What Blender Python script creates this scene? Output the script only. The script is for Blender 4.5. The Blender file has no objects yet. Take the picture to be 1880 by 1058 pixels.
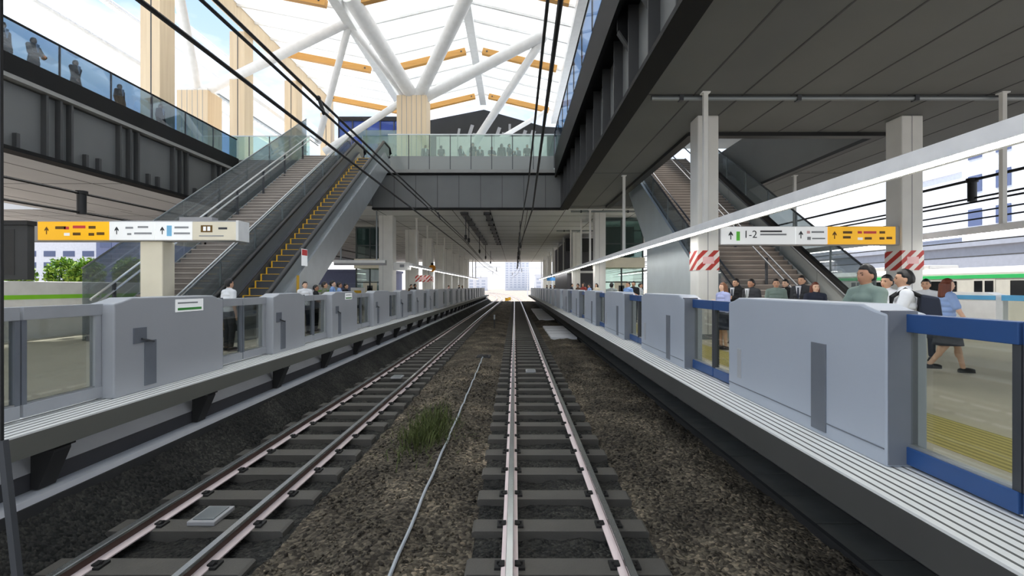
import bpy, bmesh, math, random
from mathutils import Vector, Matrix
random.seed(11)
R = math.radians
COL = bpy.context.scene.collection
WPOS = {}                                   # world translation of each built object's origin
ORD = ("first second third fourth fifth sixth seventh eighth ninth tenth eleventh twelfth thirteenth fourteenth fifteenth "
       "sixteenth seventeenth eighteenth nineteenth twentieth twenty-first twenty-second twenty-third twenty-fourth twenty-fifth").split()

# ------------------------------------------------------------------ materials
def lin(c):
    f = lambda u: u / 12.92 if u <= .04045 else ((u + .055) / 1.055) ** 2.4
    return tuple(f(x / 255.0) for x in c) + (1.0,)

def mat(name, rgb, rough=.6, metal=0.0, var=.06, scale=3.0, bump=0.0, bscale=40.0, spec=.5, glow=0.0):
    m = bpy.data.materials.new(name); m.use_nodes = True
    nt = m.node_tree; b = nt.nodes['Principled BSDF']
    b.inputs['Roughness'].default_value = rough; b.inputs['Metallic'].default_value = metal
    b.inputs['Specular IOR Level'].default_value = spec
    if glow: b.inputs['Emission Color'].default_value = lin(rgb); b.inputs['Emission Strength'].default_value = glow
    tc = nt.nodes.new('ShaderNodeTexCoord')
    nz = nt.nodes.new('ShaderNodeTexNoise'); nz.inputs['Scale'].default_value = scale; nz.inputs['Detail'].default_value = 3
    nt.links.new(tc.outputs['Object'], nz.inputs['Vector'])
    mx = nt.nodes.new('ShaderNodeMix'); mx.data_type = 'RGBA'
    c = lin(rgb)
    mx.inputs['A'].default_value = tuple(min(1, x * (1 - 2 * var)) for x in c[:3]) + (1,)
    mx.inputs['B'].default_value = tuple(min(1, x * (1 + 2 * var)) for x in c[:3]) + (1,)
    nt.links.new(nz.outputs['Fac'], mx.inputs['Factor'])
    nt.links.new(mx.outputs['Result'], b.inputs['Base Color'])
    if bump:
        n2 = nt.nodes.new('ShaderNodeTexNoise'); n2.inputs['Scale'].default_value = bscale; n2.inputs['Detail'].default_value = 4
        nt.links.new(tc.outputs['Object'], n2.inputs['Vector'])
        bp = nt.nodes.new('ShaderNodeBump'); bp.inputs['Strength'].default_value = bump; bp.inputs['Distance'].default_value = .02
        nt.links.new(n2.outputs['Fac'], bp.inputs['Height']); nt.links.new(bp.outputs['Normal'], b.inputs['Normal'])
    return m

def glass(name, tint, gloss=.12, frost=0.0, frost_rgb=(200, 210, 210), rough=.03):
    m = bpy.data.materials.new(name); m.use_nodes = True
    nt = m.node_tree; nt.nodes.clear()
    out = nt.nodes.new('ShaderNodeOutputMaterial')
    tr = nt.nodes.new('ShaderNodeBsdfTransparent'); tr.inputs['Color'].default_value = lin(tint)
    gl = nt.nodes.new('ShaderNodeBsdfGlossy'); gl.inputs['Roughness'].default_value = rough
    lw = nt.nodes.new('ShaderNodeLayerWeight'); lw.inputs['Blend'].default_value = .35
    mr = nt.nodes.new('ShaderNodeMapRange'); mr.inputs['To Min'].default_value = gloss * .5; mr.inputs['To Max'].default_value = min(1, gloss * 3.2)
    nt.links.new(lw.outputs['Facing'], mr.inputs['Value'])
    mx = nt.nodes.new('ShaderNodeMixShader')
    nt.links.new(mr.outputs['Result'], mx.inputs['Fac']); nt.links.new(tr.outputs[0], mx.inputs[1]); nt.links.new(gl.outputs[0], mx.inputs[2])
    last = mx
    if frost:
        df = nt.nodes.new('ShaderNodeBsdfDiffuse'); df.inputs['Color'].default_value = lin(frost_rgb)
        m2 = nt.nodes.new('ShaderNodeMixShader'); m2.inputs['Fac'].default_value = frost
        nt.links.new(mx.outputs[0], m2.inputs[1]); nt.links.new(df.outputs[0], m2.inputs[2]); last = m2
    nt.links.new(last.outputs[0], out.inputs['Surface'])
    return m

def emit(name, rgb, strength):
    m = bpy.data.materials.new(name); m.use_nodes = True
    b = m.node_tree.nodes['Principled BSDF']
    b.inputs['Base Color'].default_value = lin(rgb); b.inputs['Emission Color'].default_value = lin(rgb)
    b.inputs['Emission Strength'].default_value = strength
    return m

def membrane(name, rgb, trans):
    m = bpy.data.materials.new(name); m.use_nodes = True
    nt = m.node_tree; nt.nodes.clear()
    out = nt.nodes.new('ShaderNodeOutputMaterial')
    d = nt.nodes.new('ShaderNodeBsdfDiffuse'); d.inputs['Color'].default_value = lin(rgb)
    t = nt.nodes.new('ShaderNodeBsdfTranslucent'); t.inputs['Color'].default_value = lin(rgb)
    mx = nt.nodes.new('ShaderNodeMixShader'); mx.inputs['Fac'].default_value = trans
    nt.links.new(d.outputs[0], mx.inputs[1]); nt.links.new(t.outputs[0], mx.inputs[2]); nt.links.new(mx.outputs[0], out.inputs['Surface'])
    return m

def stripes(name, a, b, k, vec=(1, 0, 1), rough=.6, sharp=True, duty=.5):
    """two-colour bands across the direction vec, k bands per metre"""
    m = bpy.data.materials.new(name); m.use_nodes = True
    nt = m.node_tree; p = nt.nodes['Principled BSDF']; p.inputs['Roughness'].default_value = rough
    tc = nt.nodes.new('ShaderNodeTexCoord')
    dp = nt.nodes.new('ShaderNodeVectorMath'); dp.operation = 'DOT_PRODUCT'; dp.inputs[1].default_value = tuple(k * v for v in vec)
    nt.links.new(tc.outputs['Object'], dp.inputs[0])
    fr = nt.nodes.new('ShaderNodeMath'); fr.operation = 'FRACT'; nt.links.new(dp.outputs['Value'], fr.inputs[0])
    gt = nt.nodes.new('ShaderNodeMath'); gt.operation = 'GREATER_THAN'; gt.inputs[1].default_value = duty; nt.links.new(fr.outputs[0], gt.inputs[0])
    mx = nt.nodes.new('ShaderNodeMix'); mx.data_type = 'RGBA'; mx.inputs['A'].default_value = lin(a); mx.inputs['B'].default_value = lin(b)
    nt.links.new(gt.outputs[0], mx.inputs['Factor']); nt.links.new(mx.outputs['Result'], p.inputs['Base Color'])
    return m

def gravel(name, rgbs, scale, disp=.03):
    m = bpy.data.materials.new(name); m.use_nodes = True
    nt = m.node_tree; p = nt.nodes['Principled BSDF']; p.inputs['Roughness'].default_value = .95; p.inputs['Specular IOR Level'].default_value = .15
    tc = nt.nodes.new('ShaderNodeTexCoord')
    vo = nt.nodes.new('ShaderNodeTexVoronoi'); vo.inputs['Scale'].default_value = scale
    nt.links.new(tc.outputs['Object'], vo.inputs['Vector'])
    sx = nt.nodes.new('ShaderNodeSeparateColor'); nt.links.new(vo.outputs['Color'], sx.inputs['Color'])
    n2 = nt.nodes.new('ShaderNodeTexNoise'); n2.inputs['Scale'].default_value = .8; n2.inputs['Detail'].default_value = 5
    nt.links.new(tc.outputs['Object'], n2.inputs['Vector'])
    ad = nt.nodes.new('ShaderNodeMath'); ad.operation = 'MULTIPLY_ADD'; ad.inputs[1].default_value = .55
    nt.links.new(sx.outputs[0], ad.inputs[0])
    ml = nt.nodes.new('ShaderNodeMath'); ml.operation = 'MULTIPLY_ADD'; ml.inputs[1].default_value = 1.1; ml.inputs[2].default_value = -.33
    nt.links.new(n2.outputs['Fac'], ml.inputs[0]); nt.links.new(ml.outputs[0], ad.inputs[2])
    rp = nt.nodes.new('ShaderNodeValToRGB'); e = rp.color_ramp.elements
    e[0].color = lin(rgbs[0]); e[0].position = .1; e[1].color = lin(rgbs[-1]); e[1].position = .98
    for i, c in enumerate(rgbs[1:-1]):
        q = e.new(.1 + .88 * (i + 1) / (len(rgbs) - 1)); q.color = lin(c)
    nt.links.new(ad.outputs[0], rp.inputs['Fac']); nt.links.new(rp.outputs['Color'], p.inputs['Base Color'])
    bp = nt.nodes.new('ShaderNodeBump'); bp.inputs['Strength'].default_value = .9; bp.inputs['Distance'].default_value = disp; bp.invert = True
    nt.links.new(vo.outputs['Distance'], bp.inputs['Height']); nt.links.new(bp.outputs['Normal'], p.inputs['Normal'])
    return m

M = dict(
    panel_grey=mat('panel_grey', (176, 179, 184), .45, scale=1.0, var=.03), panel_blue=mat('panel_bluish', (180, 188, 200), .42, scale=1.0, var=.03),
    door_grey=mat('door_grey', (172, 175, 180), .45), door_blue=mat('door_blue', (44, 82, 138), .4),
    slot=mat('slot_dark', (112, 117, 126), .6), post=mat('post_dark', (62, 65, 70), .5), black=mat('black', (16, 17, 18), .5),
    green=mat('green', (70, 160, 70), .5), white=mat('white_paint', (232, 232, 230), .5), platform=mat('platform_top', (206, 198, 180), .7, scale=1.5),
    edge=mat('edge_tile', (246, 246, 243), .6, var=.02), groove=mat('edge_groove', (104, 104, 100), .8), fascia=mat('fascia', (108, 108, 100), .8, scale=1.2),
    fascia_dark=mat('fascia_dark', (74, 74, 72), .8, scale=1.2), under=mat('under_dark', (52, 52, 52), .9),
    tactile=stripes('tactile_yellow', (206, 190, 110), (160, 148, 84), 12, (1, 0, 0), .7),
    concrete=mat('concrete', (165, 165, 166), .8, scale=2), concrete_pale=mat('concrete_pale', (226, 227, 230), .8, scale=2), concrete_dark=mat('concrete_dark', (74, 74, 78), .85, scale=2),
    soffit=mat('soffit', (98, 100, 98), .7, scale=.5, var=.08), soffit_lit=mat('soffit_lit', (214, 216, 216), .7, scale=.5, var=.05), soffit_seam=mat('soffit_seam', (70, 71, 71), .8),  # second soffit is a paler copy with light put into its colour
    girder=mat('girder', (98, 100, 100), .6, scale=.6, var=.08), girder_dark=mat('girder_dark', (18, 19, 20), .7, spec=.2),
    rib=mat('girder_rib', (58, 59, 60), .6), ledge=mat('ledge', (134, 134, 132), .6),
    col=mat('column_white', (226, 225, 220), .5, scale=1.2), cream=mat('column_cream', (238, 230, 208), .5, scale=1.2),
    hatch=stripes('hatch', (232, 226, 220), (178, 52, 44), 3.2, (1, -.6, -1), .5, duty=.5),
    steel=mat('brushed_steel', (188, 192, 194), .32, .75, scale=2), panel_steel=mat('panel_steel', (184, 194, 198), .4, .3, scale=1.2), steel_d=mat('steel_dull', (136, 142, 144), .38, .6, scale=1.5),
    rail_head=mat('rail_head', (212, 214, 212), .22, .9), rail_web=mat('rail_web', (88, 66, 58), .7), rail_foot=mat('rail_foot', (240, 222, 220), .55),
    sleeper=mat('sleeper', (86, 83, 78), .85, scale=5, bump=.3), plate=mat('rail_clip', (34, 33, 32), .8), wire=mat('wire', (10, 10, 11), .6),
    cable=mat('cable', (176, 182, 188), .5), timber=None, glulam=None,
    memb=membrane('roof_membrane', (252, 252, 250), .6), strut=mat('strut_white', (246, 246, 244), .4), 
    g_door=glass('door_glass', (228, 230, 226), .08), g_door2=glass('door_glass_tinted', (205, 208, 206), .09),
    g_stair=glass('stair_glass', (208, 214, 215), .13, .16, (178, 184, 186)), g_green=glass('green_glass', (222, 236, 229), .12, .14, (206, 226, 216)),
    g_blue=glass('blue_glass', (168, 190, 208), .08), g_frost=glass('frosted_glass', (120, 122, 122), .12, .7, (168, 172, 170)),
    g_lift=glass('lift_glass', (160, 186, 182), .18, .12, (96, 128, 126)), g_blue_dark=glass('window_blue', (70, 100, 170), .2, .55, (66, 98, 178)),
    stair_st=mat('stair_stone', (186, 178, 170), .75, scale=2.5, var=.12), riser=mat('stair_riser', (138, 130, 124), .8, scale=2),
    yellow=mat('safety_yellow', (226, 176, 40), .6), sign_y=mat('sign_yellow', (250, 186, 20), .4, var=.01, glow=.35), sign_w=mat('sign_white', (238, 240, 240), .4, var=.01, glow=.3),
    sign_grey=mat('sign_grey', (158, 158, 160), .5), ink=mat('sign_ink', (60, 62, 66), .6), ink_soft=mat('sign_ink_soft', (150, 152, 156), .6), ink_y=mat('sign_ink_brown', (110, 80, 20), .6),
    sign_g=mat('sign_green', (110, 222, 70), .5), sign_b=mat('sign_blue', (130, 196, 236), .5), sign_r=mat('sign_red', (226, 70, 70), .5), pink=mat('sign_pink', (236, 190, 190), .5),
    lamp=emit('lamp_diffuser', (255, 253, 250), 20.0), lamp_body=mat('lamp_body', (244, 244, 246), .45),
    cabin=mat('cabin_dark', (52, 53, 54), .7), lime=mat('lime_green', (140, 214, 50), .5), train_body=mat('train_body', (222, 220, 208), .4), train_roof=mat('train_roof', (220, 216, 210), .6),
    train_green=mat('train_green', (60, 200, 110), .4), train_glass=mat('train_glass', (18, 19, 20), .15), sky_blue=mat('stripe_sky_blue', (86, 160, 204), .4),
    bld_w=mat('building_white', (232, 234, 240), .8), bld_b=mat('building_blue_grey', (120, 128, 160), .8), bld_g=mat('building_grey', (176, 180, 192), .8), bld_win=mat('building_window', (92, 104, 138), .3), bld_win_haze=mat('building_window_haze', (196, 202, 216), .4),  # far windows are a paled copy, haze put into their colour
    leaf=mat('leaves', (92, 132, 40), .7, var=.35, scale=2), leaf2=mat('leaves_light', (160, 190, 70), .7, var=.2, scale=2), bark=mat('bark', (84, 70, 58), .9),
    grass=mat('weed_grass', (74, 84, 36), .8, var=.3, scale=8), dark_wall=mat('dark_wall', (34, 35, 36), .55, var=.3, scale=.8), orange=mat('lamp_orange', (240, 150, 24), .4),
    kiosk=mat('lift_frame', (60, 70, 70), .5), sign_blue=mat('far_blue_sign', (60, 140, 210), .5),
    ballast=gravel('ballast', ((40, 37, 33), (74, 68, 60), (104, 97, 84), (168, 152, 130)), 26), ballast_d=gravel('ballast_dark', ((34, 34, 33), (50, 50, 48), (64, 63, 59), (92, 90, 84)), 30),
    ballast_o=gravel('ballast_sunny', ((128, 116, 106), (162, 150, 140), (192, 182, 170)), 8),
    trough=mat('trough_lid', (120, 120, 114), .9, scale=3, var=.15),
)

def wood(name, a, b, k):
    m = bpy.data.materials.new(name); m.use_nodes = True
    nt = m.node_tree; p = nt.nodes['Principled BSDF']; p.inputs['Roughness'].default_value = .55
    tc = nt.nodes.new('ShaderNodeTexCoord'); mp = nt.nodes.new('ShaderNodeMapping'); mp.inputs['Scale'].default_value = k
    nt.links.new(tc.outputs['Object'], mp.inputs['Vector'])
    nz = nt.nodes.new('ShaderNodeTexNoise'); nz.inputs['Scale'].default_value = 1; nz.inputs['Detail'].default_value = 4; nt.links.new(mp.outputs[0], nz.inputs['Vector'])
    mx = nt.nodes.new('ShaderNodeMix'); mx.data_type = 'RGBA'; mx.inputs['A'].default_value = lin(a); mx.inputs['B'].default_value = lin(b)
    nt.links.new(nz.outputs['Fac'], mx.inputs['Factor']); nt.links.new(mx.outputs['Result'], p.inputs['Base Color'])
    return m
M['timber'] = wood('timber_cladding', (214, 188, 152), (240, 220, 188), (7, 7, .25))
M['glulam'] = wood('glulam', (196, 138, 62), (224, 172, 98), (.5, 8, 8))

# ------------------------------------------------------------------ mesh builder
class MB:
    def __init__(s): s.v, s.f, s.m, s.mats, s.cur, s.sm = [], [], [], [], 0, False
    def use(s, m):
        if m not in s.mats: s.mats.append(m)
        s.cur = s.mats.index(m); return s
    def add(s, vs, fs):
        b = len(s.v); s.v += [tuple(v) for v in vs]
        for f in fs: s.f.append([b + i for i in f]); s.m.append(s.cur)
        return s
    def box(s, x0, x1, y0, y1, z0, z1):
        x0, x1 = sorted((x0, x1)); y0, y1 = sorted((y0, y1)); z0, z1 = sorted((z0, z1))
        vs = [(x, y, z) for z in (z0, z1) for y in (y0, y1) for x in (x0, x1)]
        return s.add(vs, [(0, 2, 3, 1), (4, 5, 7, 6), (0, 1, 5, 4), (2, 6, 7, 3), (0, 4, 6, 2), (1, 3, 7, 5)])
    def prism(s, poly, axis, a, b):
        """poly: 2-D outline in the other two axes (in xyz order), extruded along axis from a to b"""
        n = len(poly)
        def P(p, t): return {'x': (t, p[0], p[1]), 'y': (p[0], t, p[1]), 'z': (p[0], p[1], t)}[axis]
        vs = [P(p, a) for p in poly] + [P(p, b) for p in poly]
        return s.add(vs, [tuple(range(n))[::-1], tuple(range(n, 2 * n))] + [(i, (i + 1) % n, n + (i + 1) % n, n + i) for i in range(n)])
    def beam(s, p, q, w, h, up=(0, 0, 1)):
        p, q = Vector(p), Vector(q); d = (q - p).normalized(); u = Vector(up)
        if abs(d.dot(u)) > .98: u = Vector((0, 1, 0))
        sx = d.cross(u).normalized(); uz = sx.cross(d).normalized()
        vs = []
        for c in (p, q):
            for a, b in ((-1, -1), (1, -1), (1, 1), (-1, 1)): vs.append(c + sx * a * w / 2 + uz * b * h / 2)
        return s.add(vs, [(3, 2, 1, 0), (4, 5, 6, 7), (0, 1, 5, 4), (1, 2, 6, 5), (2, 3, 7, 6), (3, 0, 4, 7)])
    def tube(s, pts, r, n=8, r2=None):
        pts = [Vector(p) for p in pts]; k = len(pts); vs = []; s.sm = True
        for i, p in enumerate(pts):
            d = (pts[min(i + 1, k - 1)] - pts[max(i - 1, 0)]).normalized()
            u = Vector((0, 0, 1)) if abs(d.z) < .95 else Vector((0, 1, 0))
            a = d.cross(u).normalized(); b = a.cross(d).normalized()
            rr = r if r2 is None else r + (r2 - r) * i / (k - 1)
            for j in range(n):
                t = 2 * math.pi * j / n; vs.append(p + a * rr * math.cos(t) + b * rr * math.sin(t))
        fs = [(i * n + j, i * n + (j + 1) % n, (i + 1) * n + (j + 1) % n, (i + 1) * n + j) for i in range(k - 1) for j in range(n)]
        fs += [tuple(range(n))[::-1], tuple(range((k - 1) * n, k * n))]
        return s.add(vs, fs)
    def ball(s, c, rx, ry=None, rz=None, nu=12, nv=8):
        ry = ry or rx; rz = rz or rx; s.sm = True
        vs = [(c[0], c[1], c[2] - rz)]
        for i in range(1, nv):
            t = -math.pi / 2 + math.pi * i / nv
            for j in range(nu):
                u = 2 * math.pi * j / nu
                vs.append((c[0] + rx * math.cos(t) * math.cos(u), c[1] + ry * math.cos(t) * math.sin(u), c[2] + rz * math.sin(t)))
        vs.append((c[0], c[1], c[2] + rz)); fs = []
        for j in range(nu):
            fs.append((0, 1 + (j + 1) % nu, 1 + j))
            for i in range(nv - 2):
                a = 1 + i * nu; fs.append((a + j, a + (j + 1) % nu, a + nu + (j + 1) % nu, a + nu + j))
            a = 1 + (nv - 2) * nu; fs.append((a + j, a + (j + 1) % nu, len(vs) - 1))
        return s.add(vs, fs)
    def mesh(s, name):
        me = bpy.data.meshes.new(name); me.from_pydata(s.v, [], s.f)
        for m in s.mats: me.materials.append(m)
        me.polygons.foreach_set('material_index', s.m); me.update()
        if s.sm:
            me.shade_smooth()
            me.set_sharp_from_angle(angle=R(40))
        return me
    def build(s, name, m=None, parent=None, bevel=0.0):
        if m is not None: s.mats = [m]; s.m = [0] * len(s.m)
        o = bpy.data.objects.new(name, s.mesh(name)); link(o, parent)
        if bevel:
            b = o.modifiers.new('bevel', 'BEVEL'); b.width = bevel; b.segments = 2; b.limit_method = 'ANGLE'
        return o

def link(o, parent=None):
    COL.objects.link(o)
    if parent is not None:
        o.parent = parent; o.location = -WPOS[parent.name]
    WPOS[o.name] = Vector((0, 0, 0))

def tag(o, label=None, cat=None, group=None, kind=None):
    for k, v in (('label', label), ('category', cat), ('group', group), ('kind', kind)):
        if v: o[k] = v
    return o

def thing(name, label, cat, loc=(0, 0, 0), group=None):
    o = bpy.data.objects.new(name, None); COL.objects.link(o); o.location = loc; o.empty_display_size = .2
    WPOS[o.name] = Vector(loc)
    return tag(o, label, cat, group)

def struct(o): o['kind'] = 'structure'; return o
def B(*a): return MB().box(*a)
def part(mb, name, m, parent, bevel=0.0): return mb.build(name, m, parent, bevel)

def copy_tree(o, parent=None):
    c = o.copy(); COL.objects.link(c)
    if parent: c.parent = parent
    for ch in list(o.children): copy_tree(ch, c)
    return c

def lettering(txt, size, m, parent, x, y, z, name='lettering'):
    cu = bpy.data.curves.new('lettering', 'FONT'); cu.body = txt; cu.size = size; cu.extrude = .004; cu.align_x = 'LEFT'
    t = bpy.data.objects.new('lettering_source', cu); COL.objects.link(t)
    bpy.context.view_layer.update()
    me = bpy.data.meshes.new_from_object(t.evaluated_get(bpy.context.evaluated_depsgraph_get()))
    bpy.data.objects.remove(t); bpy.data.curves.remove(cu)
    me.materials.clear(); me.materials.append(m)
    me.transform(Matrix.Translation((x, y, z)) @ Matrix.Rotation(R(90), 4, 'X'))
    o = bpy.data.objects.new(name, me); link(o, parent); return o

# ------------------------------------------------------------------ camera
HC, F, VX, VY = 2.6, 940.0, 945.0, 527.0
cam = bpy.data.cameras.new('camera'); co = bpy.data.objects.new('camera', cam); COL.objects.link(co)
co.location = (0, 0, HC); co.rotation_euler = (R(90), 0, 0)
cam.sensor_width = 36; cam.lens = 36 * F / 1880; cam.shift_x = -(VX - 940) / 1880; cam.shift_y = -(529 - VY) / 1880
cam.clip_start = .05; cam.clip_end = 2000
bpy.context.scene.camera = co
def at(px, py, Y): return Vector(((px - VX) * Y / F, Y, HC - (py - VY) * Y / F))     # a point of the place seen in that direction at depth Y

# ------------------------------------------------------------------ ground and ballast
g = B(-160, 160, -12, 700, -.6, -.34).build('ground', M['ballast_o']); struct(g)
def hgt(x, y):
    z = -.235 + .035 * (math.sin(x * 5.1 + y * 1.7) * math.sin(y * 2.3 - x) + .6 * math.sin(x * 13 + 3 * y) * math.sin(y * 9.1))
    if -2.5 < x < -.5: z += .09 * math.sin((x + 2.5) / 2 * math.pi)
    if 1.6 < x < 3.4: z += .05 * math.sin((x - 1.6) / 1.8 * math.pi)
    for c in (.515, -3.58):
        if abs(x - c) < 1.02: z = min(z, -.225)
    if x < -4.62: z += .46 * (-4.62 - x) / .44
    return z
def bed(name, xs, ys, m, label, cat):
    mb = MB(); vs = [(x, y, hgt(x, y) + random.uniform(-.012, .012)) for y in ys for x in xs]; n = len(xs)
    mb.add(vs, [(j * n + i, j * n + i + 1, (j + 1) * n + i + 1, (j + 1) * n + i) for j in range(len(ys) - 1) for i in range(n - 1)])
    return tag(mb.build(name, m), label, cat, None, 'stuff')
ys, y = [], 1.5
while y < 100: ys.append(y); y += .07 + max(0, y - 6) * .018
ys.append(101)
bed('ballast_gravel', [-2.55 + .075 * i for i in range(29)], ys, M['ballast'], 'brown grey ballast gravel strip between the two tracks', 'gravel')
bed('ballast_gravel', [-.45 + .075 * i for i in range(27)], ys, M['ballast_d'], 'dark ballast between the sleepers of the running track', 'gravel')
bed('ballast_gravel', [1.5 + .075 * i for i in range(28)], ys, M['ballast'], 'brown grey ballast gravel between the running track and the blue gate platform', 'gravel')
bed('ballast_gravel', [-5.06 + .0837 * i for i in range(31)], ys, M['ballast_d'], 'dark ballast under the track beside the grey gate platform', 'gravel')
# loose stones on the gravel close to the train
mb = MB()
ico = bmesh.new(); bmesh.ops.create_icosphere(ico, subdivisions=1, radius=1); IV = [v.co.copy() for v in ico.verts]; IF = [[v.index for v in f.verts] for f in ico.faces]; ico.free()
for k in range(4200):
    y = 3 + 15 * random.random() ** 1.4
    x = random.choice((random.uniform(-2.5, -.5), random.uniform(1.55, 3.4), random.uniform(-2.5, -.5)))
    s = random.uniform(.012, .034); q = Matrix.Rotation(random.uniform(0, 6), 3, Vector((random.random(), random.random(), .2)).normalized())
    mb.add([q @ Vector((v.x * s, v.y * s * random.uniform(.7, 1.3), v.z * s * .7)) + Vector((x, y, hgt(x, y) + .008)) for v in IV], IF)
tag(mb.build('gravel_stones', M['ballast']), 'loose stones lying on the ballast close in front of the train', 'gravel', None, 'stuff')

# ------------------------------------------------------------------ tracks
def own(y, o):                                                  # right-hand track
    k = max(0, y - 95); return (.515 + o + (-.0006 * k * k if k < 120 else -8.64 - .144 * (k - 120)), y, 0)
def oth(y, o):                                                  # left-hand track
    k = max(0, y - 95); return (-3.66 + .11 * min(1, y / 14) + .35 * min(1, max(0, y - 40) / 50) + o + (-.0006 * k * k if k < 120 else -8.64 - .144 * (k - 120)), y, 0)
PROF = [(-.032, 0), (-.036, -.01), (-.034, -.035), (-.01, -.05), (-.009, -.118), (-.084, -.136), (-.084, -.15),
        (.084, -.15), (.084, -.136), (.009, -.118), (.01, -.05), (.034, -.035), (.036, -.01), (.032, 0)]
YS = [1.2 + 2 * i for i in range(6)] + [14 + 4 * i for i in range(21)] + [100 + 5 * i for i in range(30)]
def rail(fn, o, label, ys=YS):
    root = thing('rail', label, 'rail', fn(ys[0], o))
    def sweep(name, idx, m):
        mb = MB(); n = len(idx); vs = []
        for y in ys:
            p = fn(y, o)
            vs += [(p[0] + PROF[i][0], y, PROF[i][1]) for i in idx]
        fs = [(j * n + i, j * n + (i + 1) % n, (j + 1) * n + (i + 1) % n, (j + 1) * n + i) for j in range(len(ys) - 1) for i in range(n)]
        fs += [tuple(range(n)), tuple(range((len(ys) - 1) * n, len(ys) * n))[::-1]]
        return mb.add(vs, fs).build(name, m, root)
    sweep('rail_head', (0, 1, 2, 3, 10, 11, 12, 13), M['rail_head']); sweep('rail_web', (3, 4, 9, 10), M['rail_web']); sweep('rail_foot', (4, 5, 6, 7, 8, 9), M['rail_foot'])
rail(own, -.565, 'polished rail straight ahead, left one of the track the train runs on')
rail(own, .565, 'polished rail of the running track nearer the blue gate platform')
rail(oth, -.565, 'steel rail of the other track nearer the grey gate platform')
rail(oth, .565, 'steel rail of the other track nearer the grassy gravel strip')

def sleeper_proto(name, clips):
    root = thing(name, None, 'sleeper')
    MB().prism([(-1.0, -.30), (1.0, -.30), (1.0, -.17), (.97, -.152), (-.97, -.152), (-1.0, -.17)], 'y', -.15, .15).build('concrete_body', M['sleeper'], root)
    if clips:
        for s in (-.565, .565):
            for t in (-1, 1):
                mb = MB(); mb.box(s + t * .086, s + t * .15, -.075, .075, -.152, -.128); mb.box(s + t * .05, s + t * .11, -.045, .045, -.134, -.112)
                mb.tube([(s + t * .115, 0, -.13), (s + t * .115, 0, -.098)], .014, 6)
                mb.build('rail_clip', M['plate'], root)
    return root
near_s, far_s = sleeper_proto('railway_sleeper', True), None
sl = 0
for fn, lab, grp in ((own, 'dark concrete sleeper under the track the train runs on', 'sleepers of the running track'),
                     (oth, 'dark concrete sleeper under the other track beside the grey gate platform', 'sleepers of the other track')):
    for k in range(110):
        y = 3.3 + k * .87
        if y > 98: break
        p = fn(y, 0)
        if sl == 0: o = near_s
        elif y < 26: o = copy_tree(near_s)
        else:
            if far_s is None: far_s = sleeper_proto('railway_sleeper', False); o = far_s
            else: o = copy_tree(far_s)
        o.location = (p[0], y, 0); sl += 1
        tag(o, lab, 'sleeper', grp)
# small boxes between the rails
for fn, y, lab in ((oth, 6.1, 'pale flat track box between the rails near the train'), (oth, 15.5, 'pale flat track box between the rails farther along the other track'), (own, 16.6, 'pale flat track box between the running rails')):
    p = fn(y, 0); r = thing('track_box', lab, 'track box', (p[0], y, -.15))
    part(B(p[0] - .16, p[0] + .16, y - .22, y + .22, -.152, -.1), 'housing', M['concrete'], r, .01)
    part(B(p[0] - .12, p[0] + .12, y - .17, y + .17, -.1, -.085), 'lid', M['steel_d'], r, .005)
for k, (y0, y1) in enumerate(((27.5, 35.5), (43, 64))):  # pale jointed slabs over two lighter patches of the ballast
    r = thing('pale_slab', ('nearer', 'farther')[k] + ' pale flat slab on the gravel beside the running track', 'slab', (2.7, (y0 + y1) / 2, -.2), 'pale slabs beside the running track')
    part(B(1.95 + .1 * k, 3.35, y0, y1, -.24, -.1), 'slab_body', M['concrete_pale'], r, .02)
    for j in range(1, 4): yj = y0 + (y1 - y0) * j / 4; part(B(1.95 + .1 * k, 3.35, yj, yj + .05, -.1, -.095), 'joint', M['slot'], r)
# cable on the gravel, marker post, pit, weeds
mb = MB(); mb.tube([(-1.17 - .004 * (y - 3) + .006 * math.sin(y * .8), y, hgt(-1.2, y) + .03) for y in [2 + .35 * i for i in range(52)]], .02, 6)
tag(mb.build('signal_cable', M['cable']), 'pale grey cable lying along the gravel between the tracks', 'cable')
r = thing('marker_post', 'short pale marker post standing on the gravel between the tracks', 'post', (-1.35, 34, -.25))
part(MB().tube([(-1.35, 34, -.25), (-1.35, 34, .45)], .05, 8), 'shaft', M['under'], r); part(MB().tube([(-1.35, 34, .45), (-1.35, 34, .75)], .055, 8), 'pale_cap', M['cable'], r)
r = thing('drain_pit', 'small dark drain pit at the end of the grey cable', 'drain', (-1.22, 20.2, -.2))
part(MB().box(-1.5, -.95, 19.9, 20.6, -.26, -.12), 'surround', M['under'], r, .02); part(B(-1.4, -1.05, 20, 20.5, -.12, -.1), 'grate', M['black'], r)
mb = MB()
for k in range(900):
    a = random.gauss(0, 1); x = -1.62 + .27 * a; y = 9.6 + .65 * random.gauss(0, 1)
    h = random.uniform(.12, .46) * math.exp(-.25 * a * a); t = random.uniform(0, 6.3); l = random.uniform(.05, .28); z = hgt(x, y) - .01
    dx, dy = math.cos(t), math.sin(t); w = .006
    mb.add([(x - dy * w, y + dx * w, z), (x + dy * w, y - dx * w, z), (x + dx * l * .45 - dy * w, y + dy * l * .45 + dx * w, z + h * .7), (x + dx * l * .45 + dy * w, y + dy * l * .45 - dx * w, z + h * .7), (x + dx * l, y + dy * l, z + h)],
           [(0, 1, 3, 2), (2, 3, 4)])
tag(mb.build('grass_tuft', M['grass']), 'dark green weed tuft growing in the gravel between the tracks', 'weeds', None, 'stuff')

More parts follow.
